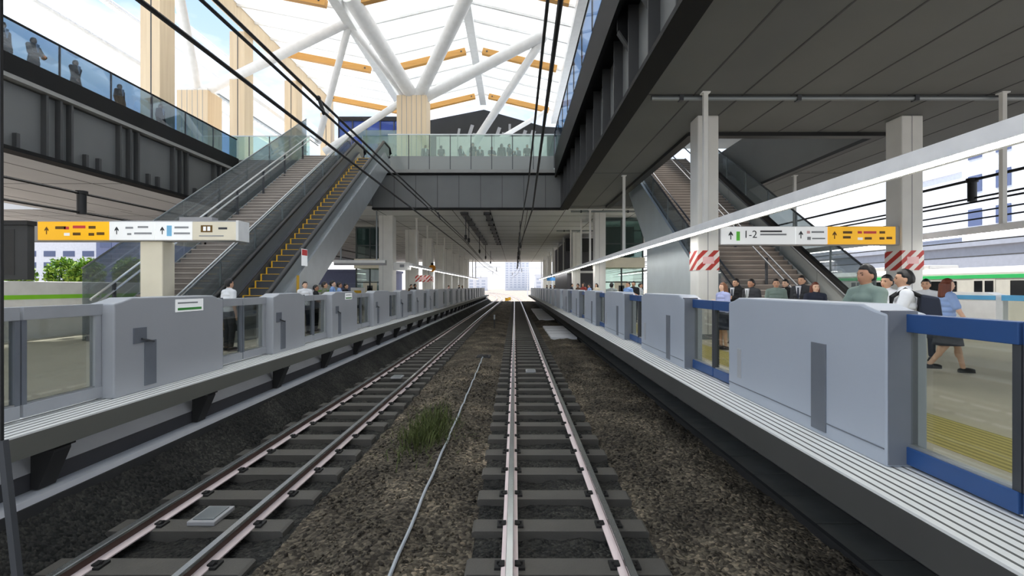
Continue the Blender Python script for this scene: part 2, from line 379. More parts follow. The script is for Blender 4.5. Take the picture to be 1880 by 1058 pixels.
# ------------------------------------------------------------------ platforms
LE, RE, PT = -5.0, 2.645, 1.1
YE = 99
pl = MB()
pl.use(M['platform']).box(-14.2, -6.35, -6, YE, PT - .25, PT); pl.use(M['fascia']).box(-6.35, LE, -6, YE, PT - .25, PT - .02)
pl.use(M['tactile']).box(-6.35, -6.0, -6, YE, PT - .02, PT + .003)
pl.use(M['edge']).box(-6.0, LE - .004, -6, YE, PT - .02, PT)
for i in range(7): pl.use(M['groove']).box(-5.07 - .1 * i - .016, -5.07 - .1 * i, -6, YE, PT - .01, PT + .003)
struct(pl.build('floor_left'))
pr = MB()
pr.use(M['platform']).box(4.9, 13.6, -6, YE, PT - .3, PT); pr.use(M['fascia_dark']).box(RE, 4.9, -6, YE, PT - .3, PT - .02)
pr.use(M['platform']).box(3.6, 4.0, -6, YE, PT - .02, PT); pr.use(M['tactile']).box(4.0, 4.9, -6, YE, PT - .02, PT + .003)
pr.use(M['edge']).box(RE + .004, 3.6, -6, YE, PT - .02, PT)
for i in range(8): pr.use(M['groove']).box(2.705 + .085 * i, 2.722 + .085 * i, -6, YE, PT - .01, PT + .003)
struct(pr.build('floor_right'))
# footing walls below the platforms
wl = MB(); wl.use(M['concrete_pale']).prism([(-8, -.4), (-5.3, -.4), (-5.3, .55), (-5.45, .70), (-8, .70)], 'y', -6, YE); wl.use(M['concrete_pale']).box(-5.3, -5.09, -6, YE, -.4, .372)  # pale ledges and chamfer put the light into colour and shape
wl.use(M['concrete_dark']).box(-5.304, -5.297, -6, YE, .372, .56); wl.use(M['under']).box(-5.094, -5.07, -6, YE, -.4, .30)  # dark band paints the shade of the upright face
struct(wl.build('wall_left_footing'))
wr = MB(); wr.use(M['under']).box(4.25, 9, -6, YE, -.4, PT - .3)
struct(wr.build('wall_right_footing'))
tr = MB(); tr.use(M['trough'])
for k in range(120): tr.box(3.5, 4.05, 2 + .8 * k, 2.78 + .8 * k, -.3, -.17)
tr.use(M['under']).box(3.44, 3.5, 1, 98, -.32, -.15); tr.use(M['under']).box(4.05, 4.12, 1, 98, -.32, -.15)
struct(tr.build('floor_trough'))
# steel brackets that carry the platform edges
def bracket(x0, x1, s):
    r = thing('mounting_bracket', None, 'bracket')
    MB().prism([(x0, 0), (x1, 0), (x1, -.06), (x1 + s * .02 - s * (abs(x1 - x0) * .75), -.47), (x0, -.47)], 'y', -.11, .11).build('web', M['under'], r, .006)
    B(x0, x1, -.17, .17, -.03, 0).build('flange', M['black'], r)
    return r
bl, br = bracket(-5.29, -5.03, 1), bracket(4.24, 2.7, -1)
for i in range(32):
    o = bl if i == 0 else copy_tree(bl); o.location = (0, 2.9 + 2.8 * i, PT - .25); tag(o, 'dark tapered steel bracket under the edge of the grey gate platform', 'bracket', 'brackets under the grey gate platform')
for i in range(32):
    o = br if i == 0 else copy_tree(br); o.location = (0, 3.1 + 2.8 * i, PT - .3); tag(o, 'dark tapered steel bracket under the edge of the blue gate platform', 'bracket', 'brackets under the blue gate platform')

# ------------------------------------------------------------------ platform gates
def gate(side, a, b, ga, gb, front, label, grp, detail, colours, notice=False, facing=None):
    """one fixed pocket (a..b along the track) with the sliding leaf on each side of it (ga, gb: leaf lengths)"""
    s = side if facing is None else facing                     # +1: the track is on the -x side
    pm, dm, gm = colours
    root = thing('platform_gate', label, 'platform gate', (front + s * .17, (a + b) / 2, PT), grp)
    T = 2.45
    sh = min(.32, (b - a) * .2)
    pro = [(a, PT), (b, PT), (b, T - .075), (b - sh * .5, T - .045), (b - sh, T), (a + sh, T), (a + sh * .5, T - .045), (a, T - .075)]
    MB().prism(pro, 'x', front, front + s * .34).build('pocket_casing', pm, root, .02 if detail else 0)
    L = b - a
    if detail:
        c = a + L * (.3 if side > 0 else .24)
        if side > 0:
            part(B(front - .012, front + .01, c - .12, c + .13, PT + .05, 2.03), 'recess_strip', M['slot'], root, .004)
            part(B(front - .008, front + .01, b - .42, b - .30, 1.35, 1.75), 'access_cover', M['panel_grey'], root, .003)
            part(B(front - .006, front + .01, a + .03, b - .02, PT + .14, PT + .15), 'seam', M['slot'], root)
        else:
            part(B(front - .01, front + .012, c - .06, c + .18, 1.17, 1.82), 'recess_strip', M['slot'], root, .004)
            part(B(front - .01, front + .012, c - .28, c - .02, 1.80, 2.02), 'access_cover', M['slot'], root, .004)
            hh = part(MB().tube([(front + .03, c - .15, 1.86), (front + .03, c + .1, 1.8)], .014, 6), 'handle', M['post'], root)
        if notice:
            n = part(B(front - .01, front + .006, a + L * .48, a + L * .76, 2.20, 2.40), 'notice_plate', M['sign_w'], root)
            part(B(front - .01, front + .009, a + L * .5, a + L * .74, 2.225, 2.265), 'green_bar', M['green'], n)
            part(B(front - .01, front + .009, a + L * .5, a + L * .7, 2.33, 2.355), 'text_line', M['ink_soft'], n)
        e0, e1 = (a - .01, a + .09), (b - .09, b + .01)
        for e in ((e0,) if side > 0 else (e1,)):
            part(B(front + s * .01, front + s * .25, e[0], e[1], PT + .02, 2.40), 'end_post', M['slot'], root)
    fx = front + s * .2
    for (y0, y1, meet) in ((a - ga, a + .05, a - ga), (b - .05, b + gb, b + gb)):
        if y1 - y0 < .2: continue
        leaf = MB()
        x0, x1 = fx - .045, fx + .045
        ys_ = (y0 + .01, y1 - .01)
        if detail:
            lf = B(x0, x1, ys_[0], ys_[1], 2.225, 2.375).build('sliding_leaf', dm, root, .006)
            part(B(x0, x1, ys_[0], ys_[1], PT + .03, 1.275), 'kick_panel', dm, lf, .006)
            part(B(fx - .008, fx + .008, ys_[0], ys_[1], 1.275, 2.225), 'pane', gm, lf)
            m0 = meet + (.0 if meet == y0 else -.06)
            part(B(x0 + .01, x1 - .01, m0, m0 + .06, 1.275, 2.225), 'meeting_stile', M['post'] if side > 0 else M['slot'], lf)
            part(B(x0 + .015, x1 - .015, ys_[0], ys_[1], 1.275, 1.295), 'trim_strip', M['steel'], lf)
            if side < 0: part(B(x0 + .01, x1 - .01, (y1 - .16 if meet == y0 else y0 + .06), (y1 - .06 if meet == y0 else y0 + .16), 1.275, 2.225), 'end_stile', dm, lf)
        else:
            leaf.use(dm).box(x0, x1, *ys_, 2.225, 2.375); leaf.use(dm).box(x0, x1, *ys_, PT + .03, 1.275)
            leaf.use(gm).box(fx - .008, fx + .008, *ys_, 1.275, 2.225)
            m0 = meet + (.0 if meet == y0 else -.06); leaf.use(M['post']).box(x0 + .01, x1 - .01, m0, m0 + .06, 1.275, 2.225)
            leaf.build('sliding_leaf', None, root)
    return root
CB, CG = (M['panel_blue'], M['door_blue'], M['g_door']), (M['panel_grey'], M['door_grey'], M['g_door2'])
RG = [(4.25 + 5.1 * k, 7.4 + 5.1 * k) for k in range(-1, 19)]
for i, (a, b) in enumerate(RG):
    gb = .98 if i < len(RG) - 1 else 0
    gate(1, a, b, .96, gb, 3.09, f'pale blue-grey gate pocket with blue leaves, {ORD[i]} of its row from the train' if i else 'pale blue-grey gate pocket beside the train cab with only its blue leaf in view',
         'blue leaf gates along the running track', i < 7, CB)
LG = [(2.2, 4.6), (6.84, 9.4), (11.35, 13.06), (15.0, 17.4), (19.4, 21.9)]
y, w = 23.9, 0
while y < 92: LG.append((y, y + (1.7, 2.5)[w])); y += (1.7, 2.5)[w] + 2.0; w = 1 - w
for i, (a, b) in enumerate(LG):
    ga = (a - LG[i - 1][1]) / 2 - .01 if i else .9; gb = (LG[i + 1][0] - b) / 2 - .01 if i < len(LG) - 1 else 0
    gate(-1, a, b, ga, gb, -5.35, f'grey gate pocket with tinted grey leaves, {ORD[i]} of its row from the train', 'grey gates along the other track', i < 8, CG, i in (1, 3))
# gates on the far side of the right-hand platform, and the white screen on the far side of the other one
for i in range(7):
    a = 8.95 + 5.1 * i
    r = gate(1, a, a + 3.15, .96, .98, 13.2, f'white gate with sky blue band behind the waiting people, {ORD[i]} of the far row', 'white gates at the far side of the blue gate platform', False, (M['white'], M['sky_blue'], M['g_door']))
    part(B(13.185, 13.2, a, a + 3.15, 2.24, 2.36), 'blue_band', M['sky_blue'], r)
r = thing('platform_screen', 'white screen wall with lime green stripe behind the cream pillar', 'screen wall', (-13.9, 20, PT))
mb = MB(); mb.box(-14.05, -13.8, 3, 40, PT, 2.76); part(mb, 'panel_body', M['white'], r, .02)
for k in range(8): part(B(-13.8, -13.79, 3.3 + 4.6 * k, 7.8 + 4.6 * k, 2.25, 2.37), 'green_stripe', M['lime'], r)
# ------------------------------------------------------------------ concourse over the tracks
ZS, ZG, ZF = 7.5, 9.7, 10.1          # soffit, girder top, concourse floor
LX, RX, BY = -16.3, 3.12, 32.0
ZL, ZLG, ZLF, LY = 7.05, 9.2, 9.55, 30.2     # the lower left walkway       # left edge girder, right edge girder, cross girder
def soffit(name, x0, x1, y0, y1, cross, along, hole=None, m='soffit', ZS=ZS, ZF=ZF):
    mb = MB().use(M[m])
    if hole:
        hx0, hx1, hy0, hy1 = hole
        for r_ in ((x0, x1, y0, hy0), (x0, x1, hy1, y1), (x0, hx0, hy0, hy1), (hx1, x1, hy0, hy1)): mb.box(*r_, ZS, ZF)
    else: mb.box(x0, x1, y0, y1, ZS, ZF)
    mb.use(M['soffit_seam'])
    def seam(a0, a1, b0, b1):
        if hole and a0 < hx1 and a1 > hx0 and b0 < hy1 and b1 > hy0:
            if a1 - a0 < b1 - b0:
                if b0 < hy0: mb.box(a0, a1, b0, hy0, ZS - .008, ZS)
                if b1 > hy1: mb.box(a0, a1, hy1, b1, ZS - .008, ZS)
            else:
                if a0 < hx0: mb.box(a0, hx0, b0, b1, ZS - .008, ZS)
                if a1 > hx1: mb.box(hx1, a1, b0, b1, ZS - .008, ZS)
        else: mb.box(a0, a1, b0, b1, ZS - .008, ZS)
    x = x0 + along
    while x < x1: seam(x, x + .04, y0, y1); x += along
    y = y0 + cross
    while y < y1: seam(x0, x1, y, y + .04); y += cross
    return struct(mb.build(name))
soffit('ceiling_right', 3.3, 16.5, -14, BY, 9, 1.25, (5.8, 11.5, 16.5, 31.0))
soffit('ceiling_left', -27, LX - .2, -14, LY, 9, 2.2, None, 'soffit_lit', ZL, ZLF)
soffit('ceiling_bridge', -40, 16.5, BY + .3, 101, 3.0, 2.4, None, 'soffit_lit')
ho = MB().use(M['black'])
ho.box(5.8, 11.5, 16.2, 16.5, ZS - .12, ZS); ho.box(11.5, 11.75, 16.2, 31, ZS - .12, ZS); ho.box(5.5, 5.8, 16.2, 31, ZS - .12, ZS)
struct(ho.build('trim_1'))
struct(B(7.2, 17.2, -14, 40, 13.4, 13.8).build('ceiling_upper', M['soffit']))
# right edge girder
gr = MB().use(M['girder']).box(RX, RX + .18, -14, BY, ZS, ZG)
struct(gr.build('wall_right'))
gp = bpy.data.objects['wall_right']
part(B(RX - .3, RX + .22, -14, BY, ZS - .08, ZS + .04), 'bottom_flange', M['girder_dark'], gp)
part(B(2.62, RX + .18, -14, BY, ZG, ZG + .12), 'ledge', M['girder_dark'], gp)
part(B(2.5, 2.62, -14, BY, ZG - .25, ZG + 1.15), 'parapet', M['girder_dark'], gp)
for k in range(16):
    y = 3.4 + 1.9 * k
    part(B(RX - .26, RX, y - .03, y + .03, ZS + .04, ZG), 'stiffener', M['rib'], gp)
for k, y in enumerate((8.2, 9.6, 11.2, 13.2)):
    br_ = thing('ledge_bracket', f'dark steel bracket under the ledge of the concourse edge, {ORD[k]} from the train', 'bracket', (2.9, y, ZG - .9), 'brackets under the concourse ledge')
    MB().prism([(2.64, ZG - .02), (RX - .005, ZG - .02), (RX - .005, ZG - 1.2), (2.64, ZG - .5)], 'y', y - .05, y + .05).build('web', M['girder_dark'], br_)
    MB().beam((2.66, y, ZG - .54), (RX - .02, y, ZG - 1.2), .2, .04, (0, 0, 1)).build('flange', M['rib'], br_)
# left edge girder
gl_ = struct(B(LX - .2, LX, -14, LY, ZL, ZLG).build('wall_left', M['girder']))
part(B(LX - .3, LX + .25, -14, LY, ZL - .08, ZL + .05), 'bottom_flange', M['girder_dark'], gl_)
part(B(LX - .3, LX + .26, -14, LY, ZLG + .06, ZLG + .2), 'ledge', M['ledge'], gl_)
part(B(LX - .22, LX + .02, -14, LY, ZLG + .2, 10.15), 'parapet', M['girder_dark'], gl_)
y = 11.0
while y < LY - 2.6:
    for d in (0, .55, 1.0): part(B(LX, LX + .2, y + d, y + d + .09, ZL + .05, ZLG), 'stiffener', M['rib'], gl_)
    for d in (1.7, 2.3): part(B(LX, LX + .15, y + d, y + d + .12, ZL + .05, ZL + .55), 'stiffener', M['rib'], gl_)
    y += 3.3
# cross girder
bx0 = -8.9
gc = struct(B(bx0, RX, BY, BY + .3, ZS, ZG).build('wall_bridge', M['girder']))
part(B(bx0, RX, BY - .1, BY + .35, ZS - .06, ZS + .05), 'bottom_flange', M['girder_dark'], gc)
part(B(bx0, RX - .3, BY - .22, BY + .3, ZG, ZG + .2), 'ledge', M['ledge'], gc)
part(B(bx0, RX - .3, BY - .05, BY, ZG - .12, ZG), 'shadow_gap', M['girder_dark'], gc)
for k in range(9): part(B(bx0 + 1.35 * k, bx0 + 1.35 * k + .035, BY - .012, BY, ZS + .05, ZG - .12), 'panel_seam', M['rib'], gc)
# concourse floors beyond the edges, landing of the stairs
ld = struct(B(-18.1, bx0, 30.25, BY + .3, ZS + .2, ZF).build('floor_landing', M['girder']))
# glass balustrades
def balustrade(label, pts, z0, z1, n, gm, frost=None, group=None, cap='steel', zf=0):
    (xa, ya), (xb, yb) = pts; v = Vector((xb - xa, yb - ya, 0)); L = v.length; d = v.normalized(); nrm = Vector((-d.y, d.x, 0)) * .02
    r = thing('glass_balustrade', label, 'glass railing', ((xa + xb) / 2, (ya + yb) / 2, z0), group)
    for k in range(n):
        p = Vector((xa, ya, 0)) + d * (L * k / n + .02); q = Vector((xa, ya, 0)) + d * (L * (k + 1) / n - .02)
        if frost: MB().beam(p + Vector((0, 0, (z0 + zf) / 2)), q + Vector((0, 0, (z0 + zf) / 2)), .024, zf - z0).build('frosted_panel', frost, r)
        b0 = zf if frost else z0
        MB().beam(p + Vector((0, 0, (b0 + z1) / 2)), q + Vector((0, 0, (b0 + z1) / 2)), .024, z1 - b0).build('glass_panel', gm, r)
        if k: MB().beam((*(Vector((xa, ya, 0)) + d * L * k / n).to_2d(), z0), (*(Vector((xa, ya, 0)) + d * L * k / n).to_2d(), z1), .05, .05).build('post', M['post'], r)
    MB().beam((xa, ya, z1), (xb, yb, z1), .06, .06).build('top_rail', M[cap], r)
    return r
balustrade('long blue tinted glass railing above the high left girder', ((LX - .1, 2), (LX - .1, LY)), 10.15, 11.3, 12, M['g_blue'], cap='girder_dark')
balustrade('blue tinted glass railing above the dark overhang of the concourse edge', ((2.5, 1), (2.5, BY)), 10.85, 12.25, 12, M['g_blue'], cap='girder_dark')
balustrade('green tinted glass railing across the bridge above the tracks', ((-7.9, BY - .1), (2.45, BY - .1)), 9.9, 12.1, 8, M['g_green'], M['g_frost'], zf=10.75)
balustrade('greenish glass railing at the head of the stairs under the timber roof', ((-18.0, BY + .25), (-12.9, BY + .25)), 9.9, 12.1, 4, M['g_green'], M['g_frost'], zf=10.6)
# ------------------------------------------------------------------ roof of the hall above the tracks
RP = [(-16.8, 19.4), (-9.6, 18.0), (-2.9, 19.6), (3.9, 18.0)]
def rz(x):
    for (a, za), (b, zb) in zip(RP, RP[1:]):
        if a <= x <= b: return za + (zb - za) * (x - a) / (b - a)
    return RP[0][1] if x < RP[0][0] else RP[-1][1]
Y0, Y1 = -12, 47.2
mb = MB(); vs = []
for y in (Y0, Y1): vs += [(x, y, z + .25) for x, z in RP] + [(x, y, z + .35) for x, z in RP]
n = 4; fs = []
for i in range(3):
    fs += [(i, i + 1, 8 + i + 1, 8 + i), (4 + i, 8 + 4 + i, 8 + 4 + i + 1, 4 + i + 1), (i, 4 + i, 5 + i, i + 1), (8 + i, 8 + i + 1, 13 + i, 12 + i)]
fs += [(0, 8, 12, 4), (3, 7, 15, 11)]
roof = struct(mb.add(vs, fs).build('roof', M['memb']))
for y in [14 + 2.1 * k for k in range(16)]:
    for (xa, za), (xb, zb) in zip(RP, RP[1:]): MB().beam((xa, y, za + .2), (xb, y, zb + .2), .14, .16).build('purlin', M['strut'], roof)
for x, z in RP[1:3]: MB().beam((x, 8, z + .02), (x, Y1, z + .02), .55, .5).build('ridge_beam', M['strut'], roof)
MB().beam((3.6, 6, 17.9), (3.6, Y1, 17.9), .5, .5).build('eave_beam', M['strut'], roof)
tb = thing('timber_edge_beam', 'pale timber edge beam running along the open side of the roof', 'beam', (-16.9, 25, 19.2))
part(B(-17.1, -16.7, Y0, Y1, 18.75, 19.65), 'fascia_board', M['timber'], tb); part(B(-17.15, -16.65, Y0, Y1, 19.65, 19.72), 'capping', M['post'], tb)
for row, (y, rn) in enumerate(((28.0, 'nearest'), (36.6, 'middle'), (45.2, 'farthest'))):
    for (xa, xb), sn in (((-16.3, -10.3), 'from the timber edge to the first valley'), ((-8.7, -3.5), 'climbing to the ridge'), ((-2.3, 3.0), 'falling from the ridge to the concourse side')):
        a, b = Vector((xa, y, rz(xa) - .02)), Vector((xb, y, rz(xb) - .02))
        t = thing('timber_purlin', f'orange timber purlin {sn}, {rn} row', 'timber beam', (a + b) / 2, 'timber purlins under the roof')
        part(MB().beam(a, b, .36, .42), 'timber_bar', M['glulam'], t, .01)
        for q in (.06, .94): p_ = a.lerp(b, q); part(MB().tube([p_ + Vector((0, -.22, 0)), p_ + Vector((0, .22, 0))], .06, 8), 'bolt', M['post'], t)
# timber clad columns along the open side
for k, y in enumerate((24.6, 32.3, 40.0, 47.4)):
    r = thing('timber_column', f'pale timber clad column on the open side, {ORD[k]} from the train', 'column', (-17.5, y, ZLF), 'timber columns on the open side')
    w = .55
    part(B(-18.0, -17.05, y, y + 1.1, ZLF + .1, 18.75), 'timber_cladding', M['timber'], r, .02)
    part(B(-17.5, -17.45, y - .012, y, ZLF + .1, 18.75), 'joint', M['post'], r); part(B(-18.05, -17.0, y - .05, y + 1.15, ZLF + .005, ZLF + .12), 'plinth', M['steel_d'], r)
def stub(x0, x1, y0, y1, z1, label):
    r = thing('timber_pier', label, 'column', ((x0 + x1) / 2, (y0 + y1) / 2, ZF))
    part(B(x0, x1, y0, y1, ZF + .005, z1), 'timber_cladding', M['timber'], r, .02)
    for k in range(1, 6): x = x0 + (x1 - x0) * k / 6; part(B(x - .015, x + .015, y0 - .006, y0, ZF + .005, z1), 'joint', M['sign_grey'], r)
    part(B(x0 + .1, x1 - .1, y0 + .1, y1 - .1, z1, z1 + .15), 'cap_plate', M['strut'], r)
stub(-7.75, -5.8, 33.6, 35.2, 15.2, 'pale timber clad pier on the bridge that carries the white struts')
stub(-21.6, -19.6, 32.7, 34.3, 15.2, 'pale timber clad pier behind the left blue glass railing')
def strut(p, q, r, label):
    t = thing('roof_strut', label, 'strut', p, 'white roof struts'); p, q = Vector(p), Vector(q); d = (q - p).normalized()
    part(MB().tube([p, q], r, 14), 'tube', M['strut'], t)
    part(MB().tube([p, p + d * .5], r * 1.08, 14), 'end_collar', M['lamp_body'], t)
T0 = (-6.78, 34.4, 15.25)
strut(T0, (-8.9, 27.6, 18.3), .46, 'thickest white strut leaning towards the train from the bridge pier')
strut((-6.5, 34.3, 15.25), (-2.0, 27.5, 19.4), .40, 'thick white strut from the bridge pier up to the ridge')
strut((-6.3, 34.5, 15.25), (1.9, 32.2, 18.5), .36, 'long white strut from the bridge pier to the concourse side of the roof')
strut((-7.3, 34.0, 15.25), (-9.75, 30, 18.05), .2, 'slim white strut from the bridge pier to the roof valley')
strut((-12.7, 33, 11.9), (-9.75, 30.1, 18.0), .2, 'slim white strut from the head of the stairs to the roof valley')
strut((-20.2, 33.3, 15.3), (-9.8, 29.8, 18.0), .3, 'white strut from the left timber pier to the roof valley')
strut((-20.6, 33.3, 15.3), (-17.9, 27, 18.9), .28, 'white strut from the left timber pier up to the timber edge beam')
strut((-12.3, 33, 11.3), (-7.5, 34, 14.9), .22, 'white strut rising from behind the escalator to the bridge pier')
strut((-4.6, 36.3, 10.1), (1.9, 32.4, 18.5), .26, 'slim white strut standing on the bridge in front of the dark end wall')
strut((-5.8, 45, 13.0), (2.7, 45, 18.0), .2, 'thin low white strut just in front of the dark end wall')
for k, (x, z) in enumerate(((-22.4, 18.3), (-22.4, 15.9), (-22.4, 20.4))):
    r = thing('side_tube', ('middle', 'lowest', 'topmost')[k] + ' white tube running along the open side behind the timber columns', 'tube', (x, 30, z), 'tubes along the open side')
    part(MB().tube([(x, 10, z), (x, 60, z)], .22, 10), 'tube', M['strut'], r)
r = thing('slatted_canopy', 'white slatted light canopy behind the timber columns', 'canopy', (-20, 42, 16.3))
part(B(-21.6, -21.4, 35, 50, 16.2, 16.5), 'side_rail', M['strut'], r); part(B(-19.2, -19.0, 35, 50, 16.2, 16.5), 'side_rail', M['strut'], r)
for k in range(24): part(B(-21.4, -19.2, 35.2 + .62 * k, 35.36 + .62 * k, 16.25, 16.4), 'slat', M['lamp_body'], r)
part(B(-20.4, -20.2, 35, 50, 15.7, 15.82), 'lamp_tube', M['steel_d'], r)
# end of the hall
ew = MB().prism([(-8.5, ZF), (4.5, ZF), (4.5, 17.6), (2.8, 17.7), (-2.9, 19.3), (-8.5, 18.2)], 'y', 48.2, 48.5)
e = struct(ew.build('wall_end', M['dark_wall']))
for k in range(9):
    a = Vector((-5.6 + .85 * k, 48.15, 15.4)); b = a + Vector((.4 + .4 * math.sin(k * 1.9), 0, 2.1 + .45 * math.sin(k * 2.3)))
    MB().beam(a, b, .05, .22 + .1 * (k % 3), (1, 0, 0)).build('painted_reflection', M['sign_grey'], e)  # grey bars on the dark wall paint its reflections
cp = struct(B(-5.6, 2.3, 36.6, 36.8, ZF, 13.35).build('wall_added_backdrop', M['white']))  # added pale backdrop, stands in for the reflection in the bridge glass
for k in range(6): part(B(-5.4 + 1.3 * k, -5.36 + 1.3 * k, 36.58, 36.6, ZF, 13.35), 'joint', M['sign_grey'], cp)
wn = struct(B(-16.6, -8.5, 48.2, 48.4, ZF, 18.2).build('window_1', M['g_blue_dark']))
for k in range(7): part(B(-16.6 + 1.3 * k, -16.5 + 1.3 * k, 48.1, 48.2, ZF, 18.2), 'mullion', M['post'], wn)
part(B(-16.6, -8.5, 48.05, 48.2, 18.2, 18.6), 'dark_head', M['black'], wn); part(B(-16.6, -8.5, 48.1, 48.2, 15.2, 15.3), 'transom', M['post'], wn)
r = thing('glass_lobby', 'pale green glass lift lobby beside the bridge pier', 'lobby', (-9.6, 38, ZF))
part(B(-10.9, -8.2, 36.6, 38.4, ZF, 13.4), 'glass_box', M['g_green'], r); part(B(-11.3, -7.9, 36.4, 38.6, 13.4, 13.75), 'roof_slab', M['g_green'], r)
part(B(-9.9, -8.8, 37, 38, ZF, 13.0), 'lift_car', M['kiosk'], r)
for x in (-10.9, -8.25): part(B(x, x + .06, 36.55, 36.62, ZF, 13.4), 'frame_post', M['steel_d'], r)

# ------------------------------------------------------------------ columns
def pillar(x0, x1, y0, y1, z1, m, label, group, band=None, seam=True):
    r = thing('platform_pillar', label, 'pillar', ((x0 + x1) / 2, (y0 + y1) / 2, PT), group)
    part(B(x0, x1, y0, y1, PT, z1), 'shaft', m, r, .03)
    part(B(x0 - .02, x1 + .02, y0 - .02, y1 + .02, PT, PT + .15), 'plinth', M['steel_d'], r)
    if seam: part(B(x0 + .28, x0 + .30, y0 - .005, y0, PT + .15, z1), 'joint', M['sign_grey'], r)
    if band:
        b = part(B(x0 - .012, x1 + .012, y0 - .012, y1 + .012, 3.08, 3.64), 'warning_band', M['hatch'], r)
        part(B(x0 + .14, x1 - .14, y0 - .018, y0 - .01, 3.26, 3.46), 'text_plate', M['pink'], b)
    return r
P1 = pillar(5.22, 5.82, 14.6, 15.25, ZS, M['col'], 'near white square pillar with red striped band, left of the white and yellow sign', 'white pillars of the blue gate platform', True)
pillar(11.04, 11.65, 14.6, 15.25, ZS, M['col'], 'near white square pillar with red striped band, right of the yellow sign panel', 'white pillars of the blue gate platform', True)
for k, y in enumerate((33.2, 46, 58, 70, 82, 94)):
    pillar(5.2, 5.9, y, y + .8, ZS, M['col'], f'plain white pillar behind the waiting crowd, {ORD[k]} beyond the striped pillar', 'white pillars of the blue gate platform')
for k, y in enumerate((35.0, 43.5, 51.5, 59.5, 67.5, 75.5, 83.5, 91.5)):
    pillar(-9.3, -8.35, y, y + 1.1, ZS, M['col'], f'white pillar of the grey gate platform under the bridge, {ORD[k]} from the escalator', 'white pillars of the grey gate platform', k == 2)
r = thing('platform_pillar', 'cream square pillar under the hanging sign with the yellow panel', 'pillar', (-10.5, 15, PT))
part(B(-10.8, -10.15, 14.75, 15.3, PT, 3.92), 'shaft', M['cream'], r, .03); part(B(-10.83, -10.12, 14.72, 15.33, PT, PT + .15), 'plinth', M['steel_d'], r)

# ------------------------------------------------------------------ signs
def arrow(x, y, z, h, m, parent):
    mb = MB(); w = h * .34
    mb.prism([(x - w * .16, z), (x + w * .16, z), (x + w * .16, z + h * .6), (x + w * .75, z + h * .42), (x + w * .75, z + h * .62), (x, z + h), (x - w * .75, z + h * .62), (x - w * .75, z + h * .42), (x - w * .16, z + h * .6)], 'y', y - .006, y)
    return mb.build('arrow', m, parent)
r = thing('platform_sign', 'white and yellow platform sign reading 1-2 between the two striped pillars', 'sign', (8.4, 14.6, 4.06))
yf = 14.6
part(B(5.82, 11.04, 14.68, 15.0, 3.80, 4.34), 'housing', M['sign_grey'], r, .01)
w1 = part(B(5.9, 8.0, yf, 14.68, 3.82, 4.32), 'white_panel', M['sign_w'], r); w2 = part(B(8.02, 8.92, yf, 14.68, 3.82, 4.32), 'white_panel', M['sign_w'], r)
w3 = part(B(8.94, 10.86, yf, 14.68, 3.82, 4.32), 'yellow_panel', M['sign_y'], r)
arrow(6.16, yf, 3.95, .24, M['ink'], w1); part(MB().box(6.32, 6.42, yf - .006, yf, 3.92, 4.18), 'green_mark', M['sign_g'], w1)
lettering('1-2', .30, M['ink'], w1, 6.52, yf - .002, 4.0, 'platform_number')
for z, l, mm in ((4.16, .62, 'ink'), (4.07, .75, 'ink_soft')): part(B(7.0, 7.0 + l, yf - .005, yf, z, z + .05), 'text_line', M[mm], w1)
arrow(8.16, yf, 3.98, .22, M['ink'], w2)
part(B(8.33, 8.42, yf - .005, yf, 4.12, 4.2), 'red_mark', M['pink'], w2); part(B(8.46, 8.82, yf - .005, yf, 4.14, 4.19), 'text_line', M['ink_soft'], w2); part(B(8.34, 8.44, yf - .005, yf, 3.94, 4.03), 'pictogram', M['ink_soft'], w2); part(B(8.48, 8.85, yf - .005, yf, 3.96, 4.0), 'text_line', M['ink_soft'], w2)
arrow(9.12, yf, 3.97, .22, M['ink_y'], w3)
for x, z, l, mm in ((9.36, 4.12, .26, 'ink_y'), (9.36, 3.98, .22, 'ink_y'), (9.78, 4.12, .12, 'sign_r'), (9.95, 4.12, .36, 'sign_r'), (9.78, 3.94, .14, 'sign_w'), (9.98, 3.95, .2, 'ink_y'), (10.4, 4.12, .16, 'ink_y'), (10.4, 3.95, .14, 'ink_y'), (10.6, 3.96, .16, 'ink_y')):
    part(B(x, x + l, yf - .005, yf, z, z + .07), 'text_mark', M[mm], w3)
r = thing('platform_sign', 'long sign with yellow and white panels on the cream pillar', 'sign', (-10.5, 14.6, 4.2))
part(B(-14.9, -7.92, 14.66, 15.2, 3.92, 4.5), 'housing', M['sign_grey'], r, .01)
q1 = part(B(-13.6, -11.58, yf, 14.66, 3.94, 4.46), 'yellow_panel', M['sign_y'], r); q2 = part(B(-11.56, -10.28, yf, 14.66, 3.94, 4.46), 'white_panel', M['sign_w'], r)
q3 = part(B(-10.26, -9.2, yf, 14.66, 3.94, 4.46), 'white_panel', M['sign_w'], r); q4 = part(B(-9.18, -7.95, yf, 14.66, 3.94, 4.46), 'cream_panel', M['cream'], r)
part(B(-7.95, -7.88, yf, 15.2, 3.92, 4.5), 'end_cap', M['white'], r)
arrow(-13.35, yf, 4.1, .22, M['ink_y'], q1); arrow(-11.35, yf, 4.1, .22, M['ink'], q2); arrow(-10.05, yf, 4.1, .22, M['ink'], q3)
for x, z, l, mm in ((-13.1, 4.25, .3, 'ink_y'), (-12.85, 4.24, .14, 'sign_r'), (-12.6, 4.27, .36, 'sign_r'), (-12.85, 4.06, .16, 'sign_w'), (-12.6, 4.07, .22, 'ink_y'), (-12.15, 4.26, .2, 'ink_y'), (-12.15, 4.06, .16, 'ink_y'), (-11.92, 4.08, .22, 'ink_y')):
    part(B(x, x + l, yf - .005, yf, z, z + .08), 'text_mark', M[mm], q1)
